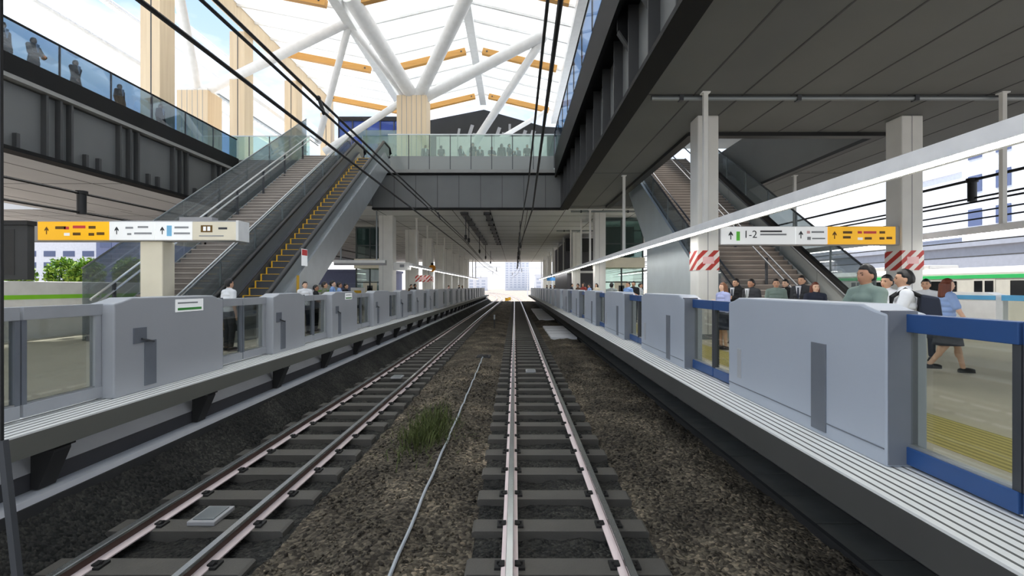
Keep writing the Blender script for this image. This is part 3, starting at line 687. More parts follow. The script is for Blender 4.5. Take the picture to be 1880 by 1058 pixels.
for x, z, l in ((-11.1, 4.26, .22), (-10.75, 4.28, .3), (-11.05, 4.08, .12), (-10.85, 4.1, .5)): part(B(x, x + l, yf - .005, yf, z, z + .055), 'text_line', M['ink_soft'], q2)
part(B(-9.92, -9.78, yf - .006, yf, 4.05, 4.35), 'blue_mark', M['sign_b'], q3)
for x, z, l in ((-9.7, 4.27, .4), (-9.72, 4.1, .46)): part(B(x, x + l, yf - .005, yf, z, z + .055), 'text_line', M['ink_soft'], q3)
part(B(-8.95, -8.62, yf - .005, yf, 4.16, 4.36), 'pictogram', M['ink_y'], q4); part(B(-8.88, -8.8, yf - .01, yf - .004, 4.2, 4.32), 'pictogram_figure', M['sign_w'], q4); part(B(-8.76, -8.68, yf - .01, yf - .004, 4.2, 4.32), 'pictogram_figure', M['sign_w'], q4)
part(B(-8.45, -8.2, yf - .005, yf, 4.24, 4.3), 'text_line', M['ink'], q4); part(B(-9.0, -8.3, yf - .005, yf, 4.04, 4.07), 'text_line', M['ink_soft'], q4)
part(B(-9.7, -8.75, 14.8, 15.1, 4.5, 4.62), 'top_box', M['sign_grey'], r)
# small things on the far left pillars
r = thing('notice_box', 'small white notice box on the first white pillar under the bridge', 'box', (-7.9, 35.3, 3.9)); part(B(-8.35, -7.2, 35.2, 35.5, 3.75, 4.3), 'box_body', M['white'], r, .02); part(B(-7.9, -7.6, 35.19, 35.2, 3.95, 4.15), 'text_mark', M['ink_soft'], r)
r = thing('signal_lamp', 'round orange lamp hanging under the light rail of the grey gate platform', 'lamp', (-6.98, 43.3, 4.1))
part(MB().ball((-6.98, 43.3, 4.18), .3), 'orange_globe', M['orange'], r); part(MB().tube([(-6.98, 43.3, 4.4), (-6.98, 43.3, 4.62)], .12, 8), 'hood', M['black'], r)
r = thing('hanging_board', 'red and white striped board hanging under the light rail', 'sign', (-7.2, 40.5, 3.3)); part(B(-7.85, -6.65, 40.4, 40.46, 3.0, 3.52), 'board', M['hatch'], r); part(B(-7.5, -7.0, 40.39, 40.4, 3.15, 3.37), 'text_plate', M['pink'], r)
for x in (-7.7, -6.8): part(MB().tube([(x, 40.43, 3.5), (x, 40.43, 4.1)], .02, 6), 'hanger', M['post'], r)
r = thing('sign_beam', 'plain grey sign box spanning beside the escalator foot', 'sign', (-9.8, 33, 4.3)); part(B(-11.6, -8.3, 32.8, 33.2, 4.0, 4.32), 'housing', M['sign_grey'], r, .02); part(B(-11.6, -8.3, 32.79, 32.8, 4.14, 4.32), 'face_panel', M['white'], r)
for x in (-11.2, -8.9): part(MB().tube([(x, 33, 4.3), (x, 33, ZS)], .05, 8), 'hanger', M['steel_d'], r)
r = thing('yellow_notice', 'white standing notice with yellow mark behind the grey gates', 'notice', (-10.8, 38, PT)); part(B(-11.6, -10.6, 36.2, 36.25, PT + .2, 2.55), 'board', M['white'], r); part(B(-11.35, -10.85, 36.19, 36.2, 1.9, 2.35), 'yellow_mark', M['yellow'], r); part(B(-11.3, -10.9, 36.15, 36.3, PT, PT + .2), 'foot', M['post'], r)

# ------------------------------------------------------------------ linear platform lights
def light_rail(x, y0, y1, hang, label, cross=(), w=.3):
    r = thing('linear_light', label, 'light', (x, (y0 + y1) / 2, 4.0), 'linear platform lights')
    part(B(x - w / 2, x + w / 2, y0, y1, 4.0, 4.19), 'housing', M['lamp_body'], r, .01)
    part(B(x - w / 2 + .02, x - w / 2 + .02 + w * .4, y0, y1, 3.98, 4.0), 'diffuser', M['lamp'], r)
    for y in hang: part(B(x - .055, x + .055, y - .055, y + .055, 4.19, ZS), 'hanger', M['col'], r)
    for y in hang: part(B(x - .1, x + .1, y - .1, y + .1, ZS - .03, ZS), 'ceiling_plate', M['white'], r)
light_rail(4.8, 1.5, 98, (12.9, 22.5, 32.6, 37, 43.9, 50.5, 57, 64, 71, 78, 85, 92), 'long white linear light over the gates beside the running track')
light_rail(12.3, 6, 60, (12.9, 22.5, 32.6, 44), 'second white linear light beyond the yellow sign panel')
light_rail(-7.0, 34.5, 98, (36.5, 41, 46, 51, 57, 64, 71, 78, 85, 92), 'white linear light under the bridge over the grey gate platform', (), .18)
for k, y in enumerate((12.9, 32.6, 43.9)):
    r = thing('ceiling_duct', ('nearest', 'middle', 'farthest')[k] + ' straight pale duct crossing the dark ceiling above the blue gate platform', 'duct', (9, y, ZS), 'ducts across the ceiling')
    part(MB().tube([(3.5 if k == 0 else 3.6, y + .2, ZS - .07), (16, y + .2, ZS - .07)], .06, 8), 'pipe', M['steel_d'], r)
    for j in range(4): part(B(4.2 + 3 * j, 4.3 + 3 * j, y + .12, y + .28, ZS - .15, ZS), 'clamp', M['post'], r)
for k, x in enumerate((-3.3, -1.8)):
    r = thing('cable_tray', ('wider dark cable tray on the bridge ceiling above the other track', 'narrower dark cable tray on the bridge ceiling between the tracks')[k], 'cable tray', (x, 60, ZS))
    part(B(x - .22 + .06 * k, x + .22 - .06 * k, 33, 58, ZS - .16, ZS - .1), 'tray', M['post'], r)
    for j in range(9): part(B(x - .24, x + .24, 33.6 + 3 * j, 33.7 + 3 * j, ZS - .18, ZS - .012), 'tray_bracket', M['black'], r)
# ------------------------------------------------------------------ stairs and escalator
def stair(name, label, x0, x1, y0, slope, top, tread=.30):
    r = thing(name, label, 'stairs', ((x0 + x1) / 2, y0, PT)); rise = tread * slope; n = int((top - PT) / rise)
    fl = MB(); nose = MB()
    for k in range(n):
        y, z = y0 + k * tread, PT + (k + 1) * rise
        fl.use(M['riser']).box(x0, x1, y, y + tread + .02, z - rise - .25, z - .03); fl.use(M['stair_st']).box(x0, x1, y - .02, y + tread, z - .03, z)
    fl.build('flight', None, r)
    for x in (x0, x1):
        s = .06 if x == x1 else -.06
        MB().prism([(y0, PT), (y0 + .5, PT), (y0 + n * tread, PT + n * rise - .45), (y0 + n * tread, PT + n * rise + .12), (y0 - .05, PT + .12)], 'x', x, x + s).build('stringer', M['steel_d'], r)
    return r, lambda y: PT + slope * (y - y0)
def slope_glass(r, x, za, zb, ya, yb, n, gm, cap=None, posts=True, lo=0.1):
    for k in range(n):
        a, b = ya + (yb - ya) * k / n + .02, ya + (yb - ya) * (k + 1) / n - .02
        MB().prism([(a, za(a) + lo), (b, za(b) + lo), (b, za(b) + zb), (a, za(a) + zb)], 'x', x - .012, x + .012).build('glass_panel', gm, r)
        if posts: part(B(x - .03, x + .03, a - .05, a, za(a), za(a) + zb), 'post', M['steel_d'], r)
    if cap: MB().beam((x, ya, za(ya) + zb), (x, yb, za(yb) + zb), cap[1], cap[2]).build('top_rail', M[cap[0]], r)
# right-hand platform
r, s = stair('staircase', 'stone staircase rising behind the striped pillar on the blue gate platform', 6.55, 9.75, 14.4, .585, 10.0)
slope_glass(r, 6.45, s, 1.05, 14.6, 28.5, 6, M['g_stair'], ('post', .05, .05))
for x in (6.75, 8.25, 8.5, 9.6):
    part(MB().tube([(x, 14.3, PT), (x, 14.3, s(14.5) + .85), (x, 29, s(29) + .85)], .03, 8), 'handrail', M['post'], r)
for y in (14.6, 17, 19.4, 21.8, 24.2): part(B(8.34, 8.41, y, y + .07, s(y), s(y) + .95), 'rail_post', M['post'], r)
slope_glass(r, 9.95, s, .8, 14.5, 28.5, 6, M['g_frost'], ('black', .16, .16), False, -.2)
slope_glass(r, 10.9, s, 1.2, 15.5, 28.5, 6, M['g_stair'], ('post', .05, .05))
MB().prism([(14.4, PT), (24.4, PT), (24.4, 4.5), (28.6, 8.0), (29.5, 8.9), (29.5, s(29.5) + .1), (14.4, PT + .15)], 'x', 6.30, 6.42).build('side_panel', M['panel_steel'], r)
MB().prism([(24.4, 4.5), (28.6, 8.0), (29.5, 8.9), (29.5, 9.0), (28.6, 8.1), (24.4, 4.6)], 'x', 6.42, 10.9).build('underside', M['steel_d'], r)
# left-hand platform
r, s = stair('staircase', 'wide stone staircase between glass panels beside the escalator', -11.75, -9.45, 14.1, .6, 10.0)
slope_glass(r, -12.0, s, 1.95, 14.2, 29.5, 7, M['g_stair'], ('steel_d', .04, .04), False, -.3)
for x, h in ((-11.6, .9), (-11.6, 1.15), (-9.6, .9)):
    part(MB().tube([(x, 14.0, PT + h), (x, 29, s(29) + h), (x, 30.2, s(29) + h)], .035, 8), 'handrail', M['steel'], r)
for k in range(7): y = 14.8 + 2.2 * k; part(B(-11.64, -11.57, y, y + .07, s(y), s(y) + 1.2), 'rail_post', M['post'], r)
slope_glass(r, -9.42, s, 1.0, 14.2, 29.5, 7, M['g_stair'], ('steel_d', .05, .05))
MB().prism([(15.6, PT + .05), (29.5, s(29.5) - 1.0), (29.5, s(29.5) - .8), (15.0, PT + .05)], 'x', -11.75, -9.45).build('underside', M['steel_d'], r)
# escalator
r = thing('escalator', 'long escalator with yellow edged steps rising under the bridge', 'escalator', (-8.4, 15, PT))
ES, EY = .62, 15.2
e = lambda y: PT + ES * (y - EY)
EX0, EX1 = -8.92, -7.85
for k in range(36):
    y = EY + .395 * k; z = e(y) + .24
    if z > ZF + .02: break
    st = MB(); st.use(M['post']).box(EX0, EX1, y, y + .4, z - .27, z - .01); st.use(M['sign_grey']).box(EX0, EX1, y + .02, y + .4, z - .012, z)
    so = st.build('step', None, r)
    ye = MB(); ye.box(EX0, EX1, y - .008, y + .02, z - .014, z + .003); ye.box(EX0, EX0 + .07, y, y + .4, z - .01, z + .006); ye.box(EX0 + .0, EX0 + .05, y - .006, y, z - .24, z)
    ye.build('yellow_edge', M['yellow'], so)
TOPY = EY + (ZF - PT) / ES
for x, w, nm in ((-9.05, -9.28, 'left'), (-7.72, -7.5, 'right')):
    # skirt and outer cladding
    out = [(EY - 1.6, PT), (EY + .9, PT), (EY + 2.2, e(EY + 2.2) - 1.12), (TOPY + 1.2, e(TOPY + 1.2) - 1.05), (TOPY + 1.2, ZF), (TOPY, ZF + .3), (EY, PT + .3), (EY - 1.6, PT + .3)]
    MB().prism(out, 'x', x, w).build('side_cladding', M['steel'], r)
    bal = [(EY - 1.4, PT + .3), (EY, PT + .3), (TOPY, ZF + .3), (TOPY + 1.2, ZF + .3), (TOPY + 1.2, ZF + .85), (TOPY, ZF + .85), (EY, PT + .85), (EY - 1.4, PT + .85)]
    MB().prism(bal, 'x', (x + w) / 2 - .03, (x + w) / 2 + .03).build('balustrade_panel', M['steel_d'], r)
    xm = (x + w) / 2
    pts = [(xm, EY - 1.2, PT + .35), (xm, EY - 1.55, PT + .6), (xm, EY - 1.4, PT + .88), (xm, EY, PT + .92), (xm, TOPY, ZF + .92), (xm, TOPY + 1.3, ZF + .92), (xm, TOPY + 1.6, ZF + .65), (xm, TOPY + 1.25, ZF + .35)]
    MB().tube(pts, .085, 10).build('handrail_belt', M['black'], r)
    MB().beam((x, EY, PT + .31), (x, TOPY, ZF + .31), .12, .03).build('skirt_strip', M['post'], r)
MB().prism([(EY + .9, PT), (EY + 2.2, e(EY + 2.2) - 1.12), (TOPY + 1.2, e(TOPY + 1.2) - 1.05), (TOPY + 1.2, e(TOPY + 1.2) - .9), (EY + 1.4, PT)], 'x', -9.05, -7.72).build('truss_underside', M['steel_d'], r)
part(B(-7.498, -7.49, 18.0, 18.5, 3.35, 3.95), 'notice', M['sign_w'], r); part(B(-7.495, -7.486, 18.02, 18.48, 3.72, 3.93), 'red_notice_head', M['sign_r'], r)
part(B(-7.498, -7.49, 17.6, 17.8, 2.35, 3.0), 'yellow_notice', M['yellow'], r)

# ------------------------------------------------------------------ lifts and rooms under the bridge
def lift(label, x0, x1, y0, y1, z1):
    r = thing('lift_shaft', label, 'lift', ((x0 + x1) / 2, y0, PT))
    part(B(x0, x1, y0, y1, 4.7, z1), 'upper_glass', M['g_lift'], r); part(B(x0, x1, y0, y1, PT, 3.9), 'lower_glass', M['g_green'], r)
    part(B(x0 - .08, x1 + .08, y0 - .3, y1, 3.95, 4.65), 'canopy', M['cream'], r, .02)
    for x in (x0, (x0 + x1) / 2, x1): part(B(x - .05, x + .05, y0 - .04, y0 + .04, PT, z1), 'frame_post', M['kiosk'], r)
    for z in (2.9, z1 - .1, 5.6): part(B(x0, x1, y0 - .03, y0 + .03, z, z + .08), 'frame_bar', M['kiosk'], r)
    part(B(x0 + .5, x1 - .5, y0 + .5, y1 - .4, 4.8, 6.9), 'lift_car', M['kiosk'], r)
    d = part(B((x0 + x1) / 2 - .5, (x0 + x1) / 2 + .5, y0 - .02, y0 + .02, PT, 3.0), 'lift_door', M['cream'], r); part(B((x0 + x1) / 2 - .2, (x0 + x1) / 2 + .2, y0 - .04, y0 - .02, 1.7, 2.7), 'door_window', M['train_glass'], d)
    return r
lift('green glass lift shaft behind the crowd on the blue gate platform', 6.0, 9.0, 36, 39, 7.35)
lift('dark green glass lift shaft behind the white pillar left of the tracks', -11.6, -9.6, 37.5, 40, 7.0)
struct(B(4.9, 7.6, 48, 62, PT, 7.0).build('wall_room', M['concrete_dark'])); wroom = bpy.data.objects['wall_room']
part(B(4.7, 7.7, 47.4, 48, 5.9, 7.1), 'dark_fascia', M['black'], wroom); part(B(4.8, 7.65, 47.9, 48, 3.9, 4.1), 'pale_band', M['white'], wroom)
r = thing('far_sign', 'small plain blue sign at the far end of the blue gate platform', 'sign', (4.4, 62, 3.7)); part(B(3.9, 5.4, 62, 62.2, 3.35, 3.75), 'sign_face', M['sign_blue'], r); part(B(4.4, 4.5, 62.05, 62.15, 3.75, 4.2), 'hanger', M['post'], r)
# dark display cabinet at the left
r = thing('display_cabinet', 'black hanging display cabinet at the left end of the sign', 'cabinet', (-13.0, 13, 2.7))
part(B(-13.7, -12.28, 12.9, 13.1, 2.78, 4.16), 'cabinet_body', M['cabin'], r, .01); part(B(-13.75, -12.24, 12.85, 13.12, 4.16, 4.27), 'lid', M['black'], r); part(B(-13.6, -12.6, 12.89, 12.9, 2.9, 4.05), 'screen', M['under'], r)
part(B(-13.55, -13.4, 12.95, 13.08, PT, 2.78), 'post', M['post'], r)

# ------------------------------------------------------------------ catenary
def wire(pts, rad, label, grp='overhead wires'):
    k = MB().tube(pts, rad, 6); return tag(k.build('overhead_wire', M['wire']), label, 'wire', grp)
wire([(.36, 1, 5.0), (.38, 4, 5.0), (.55, 15.6, 5.0), (.27, 31.8, 5.0), (.72, 61, 5.0), (.5, 95, 5.0), (-1, 150, 5.0)], .024, 'lower overhead wire above the running track')
wire([(.36, 1, 6.25), (.415, 6.5, 6.2), (.46, 17, 6.12), (.25, 31.8, 5.6), (.55, 61, 5.45), (.4, 95, 5.7), (-1, 150, 6)], .024, 'upper overhead wire above the running track')
wire([(-3.14, 1, 5.0), (-3.14, 32, 5.0), (-3.6, 60, 5.0), (-3.4, 110, 5.0)], .024, 'lowest of the three overhead wires above the other track')
wire([(-3.2, 1, 5.53), (-3.2, 32, 5.53), (-3.6, 60, 5.4), (-3.4, 110, 5.6)], .022, 'middle one of the three overhead wires above the other track')
wire([(-3.3, 1, 5.76), (-3.3, 32, 5.76), (-3.65, 60, 5.6), (-3.4, 110, 5.8)], .024, 'topmost of the three overhead wires above the other track')
for k, y in enumerate((8.6, 22)):
    r = thing('wire_clamp', ('nearer', 'farther')[k] + ' small clamp joining the two upper wires of the other track', 'clamp', (-3.25, y, 5.6), 'wire clamps')
    part(MB().beam((-3.2, y, 5.5), (-3.3, y, 5.8), .05, .05), 'clamp_bar', M['wire'], r); part(MB().ball((-3.3, y, 5.77), .045), 'clamp_head', M['wire'], r)
for k, y in enumerate((38, 46, 54, 63, 72, 82)):
    r = thing('wire_hanger', f'thin dark hanger holding the wires of the running track, {ORD[k]} under the bridge', 'hanger', (.4, y, 6.4), 'wire hangers under the bridge')
    part(MB().tube([(.4, y, 5.45), (.4, y, ZS)], .03, 6), 'rod', M['post'], r); part(MB().tube([(.4, y, 5.5), (.4, y, 5.85)], .09, 8), 'insulator', M['black'], r)
for k, y in enumerate((34.5, 36.8, 48, 58, 70)):
    r = thing('wire_hanger', f'thin dark hanger holding the wires of the other track, {ORD[k]} under the bridge', 'hanger', (-3.3, y, 6.4), 'wire hangers under the bridge')
    part(MB().tube([(-3.3, y, 5.7), (-3.3, y, ZS)], .03, 6), 'rod', M['post'], r); part(MB().tube([(-3.3, y, 5.8), (-3.3, y, 6.1)], .09, 8), 'insulator', M['black'], r)
for z, n in ((5.0, 'lower'), (5.62, 'upper')): wire([(-14.0, 6, z), (-14.0, 60, z)], .04, n + ' overhead wire beyond the long sign', 'wires beyond the grey gate platform')
r = thing('wire_spacer', 'thick black insulator between the wires beyond the long sign', 'insulator', (-14, 16.55, 5.3)); part(MB().tube([(-14, 16.55, 4.95), (-14, 16.55, 5.66)], .13, 10), 'insulator_body', M['black'], r); part(MB().tube([(-14, 16.55, 5.6), (-14, 16.55, 5.7)], .17, 10), 'cap', M['wire'], r)
for k, (x, z) in enumerate(((15.5, 6.22), (15.5, 5.6), (15.5, 5.46), (19.0, 5.7), (19.0, 5.4), (23, 5.35), (23, 4.9), (27, 4.4))):
    wire([(x, 8, z), (x, 120, z)], .05 if k == 0 else .035, f'dark overhead wire outside beyond the second pillar, {ORD[k]} from the top', 'wires beyond the blue gate platform')
r = thing('wire_spacer', 'thick black insulator on the wires outside beyond the second pillar', 'insulator', (15.5, 17.35, 5.9)); part(MB().tube([(15.5, 17.35, 5.5), (15.5, 17.35, 6.22)], .13, 10), 'insulator_body', M['black'], r); part(MB().tube([(15.5, 17.35, 6.15), (15.5, 17.35, 6.28)], .17, 10), 'cap', M['wire'], r)

# ------------------------------------------------------------------ train beyond the right-hand platform
r = thing('commuter_train', 'white commuter train with green stripe beyond the far gates', 'train', (26, 45, 0))
prof = [(24.6, .9), (24.6, 3.35), (24.9, 3.6), (27.1, 3.6), (27.4, 3.35), (27.4, .9)]
MB().prism(prof, 'y', 17, 77).build('car_body', M['train_body'], r)
MB().prism([(24.75, 3.48), (25.0, 3.66), (27.0, 3.66), (27.25, 3.48)], 'y', 17, 77).build('roof', M['train_roof'], r)
part(B(24.58, 24.6, 17, 77, 3.05, 3.24), 'green_stripe', M['train_green'], r)
for k in range(12):
    y = 18.5 + 5 * k
    w = part(B(24.58, 24.6, y, y + 1.9, 2.15, 2.92), 'window', M['train_glass'], r)
    d = part(B(24.585, 24.6, y + 2.7, y + 4.0, 1.0, 3.0), 'door', M['train_body'], r)
    for o in (.1, .72): part(B(24.575, 24.586, y + 2.7 + o, y + 2.7 + o + .48, 2.0, 2.92), 'door_pane', M['train_glass'], d)
for k in range(5): part(B(25.1, 26.9, 20 + 11 * k, 25 + 11 * k, 3.66, 3.92), 'roof_unit', M['train_roof'], r, .05)

# ------------------------------------------------------------------ outside: buildings, trees, masts
def building(label, x0, x1, y0, y1, z1, m, face, rows, cols, wz=.5, group=None, wm='bld_win'):
    r = thing('building', label, 'building', ((x0 + x1) / 2, (y0 + y1) / 2, -.3), group)
    part(B(x0, x1, y0, y1, -.35, z1), 'wall', m, r); part(B(x0 - .2, x1 + .2, y0 - .2, y1 + .2, z1, z1 + .4), 'parapet', m, r)
    for i in range(rows):
        za = 2 + (z1 - 3) * i / rows; zb = za + (z1 - 3) / rows * wz
        for j in range(cols):
            if face in 'wx':
                x = x0 if face == 'w' else x1; a = y0 + (y1 - y0) * (j + .25) / cols; b = y0 + (y1 - y0) * (j + .75) / cols
                part(B(x - .06, x + .06, a, b, za, zb), 'window', M[wm], r)
            else:
                a = x0 + (x1 - x0) * (j + .2) / cols; b = x0 + (x1 - x0) * (j + .8) / cols
                part(B(a, b, y0 - .06, y0 + .06, za, zb), 'window', M[wm], r)
    return r
building('pale tower block with dark windows high beyond the second pillar', 45, 60, 34, 51.5, 26, M['bld_w'], 'w', 7, 6)
building('white block with few windows behind the overhead wires', 56, 75, 64, 74, 17, M['bld_w'], 's', 5, 4)
building('low grey block at the foot of the white block', 46, 56, 52, 62, 7.6, M['bld_g'], 's', 3, 6)
building('long low grey building behind the green striped train', 34, 44, 26, 90, 5.6, M['bld_g'], 'w', 2, 24)
building('pale wide building far behind the staircase glass', 48, 100, 95, 110, 9, M['bld_w'], 's', 5, 14)
building('white apartment block above the hedge', -82, -66, 85, 95, 10.5, M['bld_w'], 's', 4, 5)
building('blue grey office block with white strips above the hedge', -65.4, -56.4, 80, 92, 12, M['bld_b'], 's', 4, 3)
building('plain slate blue building right of the hedge', -55.8, -44, 78, 92, 12, M['bld_b'], 'x', 2, 3)
building('low lavender building seen below the grey sign box', -34, -22, 88, 100, 5.2, M['bld_b'], 's', 1, 5)
building('tall hazy tower straight ahead beyond the station', -8, 12, 420, 440, 26, M['bld_w'], 's', 12, 6, .5, None, 'bld_win_haze')
building('hazy low block left of the tall tower ahead', -60, -22, 400, 420, 10, M['bld_w'], 's', 3, 8, .5, None, 'bld_win_haze')
building('hazy low block right of the tall tower ahead', 16, 60, 400, 420, 12, M['bld_w'], 's', 3, 8, .5, None, 'bld_win_haze')
def bush(label, c, n, rad, hgt_):
    r = thing('tree', label, 'tree', (c[0], c[1], -.3), 'trees of the hedge')
    mb = MB()
    for k in range(n):
        d = Vector((random.gauss(0, 1), random.gauss(0, 1), random.gauss(0, 1))).normalized() * rad * random.uniform(.55, 1.0)
        p = Vector((c[0] + d.x, c[1] + d.y, c[2] + d.z * hgt_))
        s = random.uniform(.12, .3); u = Vector((random.gauss(0, 1), random.gauss(0, 1), random.gauss(0, 1))).normalized(); v = u.cross(Vector((.3, .5, .8))).normalized()
        mb.use(M['leaf'] if random.random() < .55 else M['leaf2']).add([p - u * s, p + v * s * .6, p + u * s, p - v * s * .6], [(0, 1, 2, 3)])
    f = mb.build('foliage', None, r); f['kind'] = 'stuff'
    t = MB().tube([(c[0], c[1], -.4), (c[0] + .1, c[1], c[2])], .25, 8, .12); t.tube([(c[0], c[1], c[2] - 1), (c[0] + .9, c[1] + .3, c[2] + .6)], .1, 6, .04); t.build('trunk', M['bark'], r)
for k, (x, w) in enumerate(((-51.6, 'leftmost'), (-48.0, 'second'), (-44.4, 'third'), (-40.8, 'rightmost'))):
    bush(f'leafy green tree in the hedge behind the white screen, {w} of the four', (x, 53 + 1.5 * (k % 2), 3.9), 1500, 1.72, 1.0 + .08 * (k % 2))
def mast(x, y, w, label):
    r = thing('catenary_mast', label, 'mast', (x, y, -.3), 'catenary masts ahead')
    part(B(x - .15, x + .15, y - .15, y + .15, -.35, 8.5), 'pole', M['lamp_body'], r); part(MB().beam((x, y, 7.2), (x + w, y, 7.2), .12, .2), 'arm', M['lamp_body'], r)
    part(MB().tube([(x + w * .8, y, 7.1), (x + w * .8, y, 6.2)], .07, 6), 'insulator', M['post'], r); part(MB().beam((x, y, 5.8), (x + w * .8, y, 6.3), .06, .06), 'brace', M['lamp_body'], r)
for k, (x, y, w) in enumerate(((-9, 118, 6), (6.5, 124, -6), (-12, 150, 7), (4, 160, -6), (-20, 205, 8))): mast(x, y, w, f'pale catenary mast ahead beyond the platforms, {ORD[k]} nearest')
for k, (x, y) in enumerate(((-1.6, 104), (-1.2, 112), (-5.9, 108))):
    r = thing('trackside_box', ('yellowish signal box where the tracks meet', 'farther yellowish signal box where the tracks meet', 'pale signal box at the end of the grey gate platform')[k], 'signal box', (x, y, -.3))
    part(B(x - .35, x + .35, y - .3, y + .3, -.35, .35), 'cabinet_body', M['cream'] if k == 2 else M['yellow'], r, .02); part(B(x - .4, x + .4, y - .35, y + .35, .35, .42), 'lid', M['white'], r)
for o, n in ((-.565, 'outer'), (.565, 'inner')):
    rail(lambda y, o: own(y, o - 8.6), o, f'far {n} rail of a third track beyond the grey gate platform', [104 + 6 * i for i in range(24)])
# windscreen wiper of the train
r = thing('windscreen_wiper', 'thin dark wiper of the train at the left edge of the view', 'wiper', (-1, 1, 2.3))
part(MB().beam((-1.005, 1.0, 3.3), (-1.003, 1.0, 2.27), .006, .006), 'wiper_blade', M['black'], r); part(MB().beam((-1.0, 1.0, 2.30), (-.962, 1.0, 1.95), .012, .012), 'wiper_arm', M['post'], r)
# ------------------------------------------------------------------ people
def mats_skin():
    return {k: mat('skin_' + k, c, .55, var=.03) for k, c in (('fair', (228, 186, 158)), ('warm', (206, 160, 130)), ('tan', (182, 134, 106)))}
SK = mats_skin()
CL = {k: mat('cloth_' + k, c, .85, var=.08, scale=6) for k, c in dict(white=(224, 226, 230), grey=(146, 152, 150), sage=(128, 146, 138), navy=(36, 42, 58), charcoal=(54, 56, 60), black=(26, 27, 29), blue=(132, 164, 216),
      lilac=(176, 184, 226), skyb=(150, 176, 222), khaki=(150, 138, 112), red=(150, 60, 54), olive=(112, 118, 96), cream=(222, 212, 190), pink=(226, 178, 178), brown=(96, 72, 56)).items()}
HR = {k: mat('hair_' + k, c, .5, var=.1, scale=20) for k, c in dict(black=(22, 20, 20), dark=(40, 32, 28), brown=(84, 52, 36), red=(104, 52, 34), chestnut=(120, 78, 52)).items()}
EYE, LIP, SHOE = mat('eye_dark', (24, 18, 16), .2), mat('lips', (176, 96, 88), .5), mat('shoe_black', (24, 23, 23), .4)

def remeshed(mb, name, voxel, smooth=2):
    me = mb.mesh(name + '_source'); o = bpy.data.objects.new(name + '_source', me); COL.objects.link(o)
    m = o.modifiers.new('r', 'REMESH'); m.mode = 'VOXEL'; m.voxel_size = voxel
    if smooth: q = o.modifiers.new('s', 'SMOOTH'); q.iterations = smooth; q.factor = .5
    bpy.context.view_layer.update()
    res = bpy.data.meshes.new_from_object(o.evaluated_get(bpy.context.evaluated_depsgraph_get()))
    bpy.data.objects.remove(o); bpy.data.meshes.remove(me); res.shade_smooth(); res.name = name
    return res
def cone(mb, p, q, r, r2, n=12):
    p, q = Vector(p), Vector(q); d = q - p
    mb.tube([p - d * .02, p + d * .33, p + d * .66, q + d * .02], r, n, r2); mb.ball(p, r, nu=n); mb.ball(q, r2, nu=n)

def head(mb, z):                                                # faces -y, z = centre of the skull
    vs, nu, nv = [], 36, 26
    G = lambda a, s: math.exp(-(a / s) ** 2)
    for i in range(nv + 1):
        t = -math.pi / 2 + math.pi * i / nv
        for j in range(nu):
            u = 2 * math.pi * j / nu
            x, y, zz = math.cos(t) * math.sin(u), -math.cos(t) * math.cos(u), math.sin(t)
            X, Y, Z = x * .076, y * .095, zz * .115
            if Z < 0: k = 1 + Z * 2.1; X *= k; Y = Y * (1 + Z * 1.0) - (.012 * -Z / .115)
            if Y < 0:
                Y -= .020 * G(X, .013) * G(Z + .012, .022) + .006 * G(Z - .03, .012) * G(X, .045) + .006 * G(X, .022) * G(Z + .055, .010) + .010 * G(X, .025) * G(Z + .095, .018)
                Y += .010 * (G(X - .032, .014) + G(X + .032, .014)) * G(Z - .008, .012)
            vs.append((X, Y, Z + z))
    mb.sm = True
    mb.add(vs, [(i * nu + j, i * nu + (j + 1) % nu, (i + 1) * nu + (j + 1) % nu, (i + 1) * nu + j) for i in range(nv) for j in range(nu)])
    for s in (-1, 1): mb.ball((s * .075, .006, z - .008), .010, .022, .032)

POSES = {}                                                      # joints for each pose; person faces -y, height 1.70
def joints(pose):
    J = dict(neck=(0, .005, 1.44), head=1.585, chest=(0, 0, 1.27), waist=(0, .0, 1.05), pelvis=(0, 0, .92))
    for s, n in ((-1, 'l'), (1, 'r')):
        J['sh' + n] = (s * .175, .01, 1.385); J['el' + n] = (s * .225, .03, 1.11); J['wr' + n] = (s * .235, -.03, .87)
        J['hp' + n] = (s * .09, 0, .90); J['kn' + n] = (s * .095, -.015, .49); J['an' + n] = (s * .095, .02, .085)
    if pose == 'phone':
        J['elr'] = (.215, -.02, 1.10); J['wrr'] = (.10, -.24, 1.20)
    if pose == 'walk':
        J['ell'] = (-.225, -.08, 1.13); J['wrl'] = (-.215, -.20, .93); J['elr'] = (.225, .12, 1.12); J['wrr'] = (.235, .12, .87)
        J['knl'] = (-.09, .06, .50); J['anl'] = (-.09, .30, .16); J['knr'] = (.09, -.17, .50); J['anr'] = (.09, -.26, .085)
    if pose == 'lean':
        J['ell'] = (-.26, -.10, 1.12); J['wrl'] = (-.10, -.30, 1.06); J['elr'] = (.26, -.10, 1.12); J['wrr'] = (.10, -.30, 1.06)
    return J
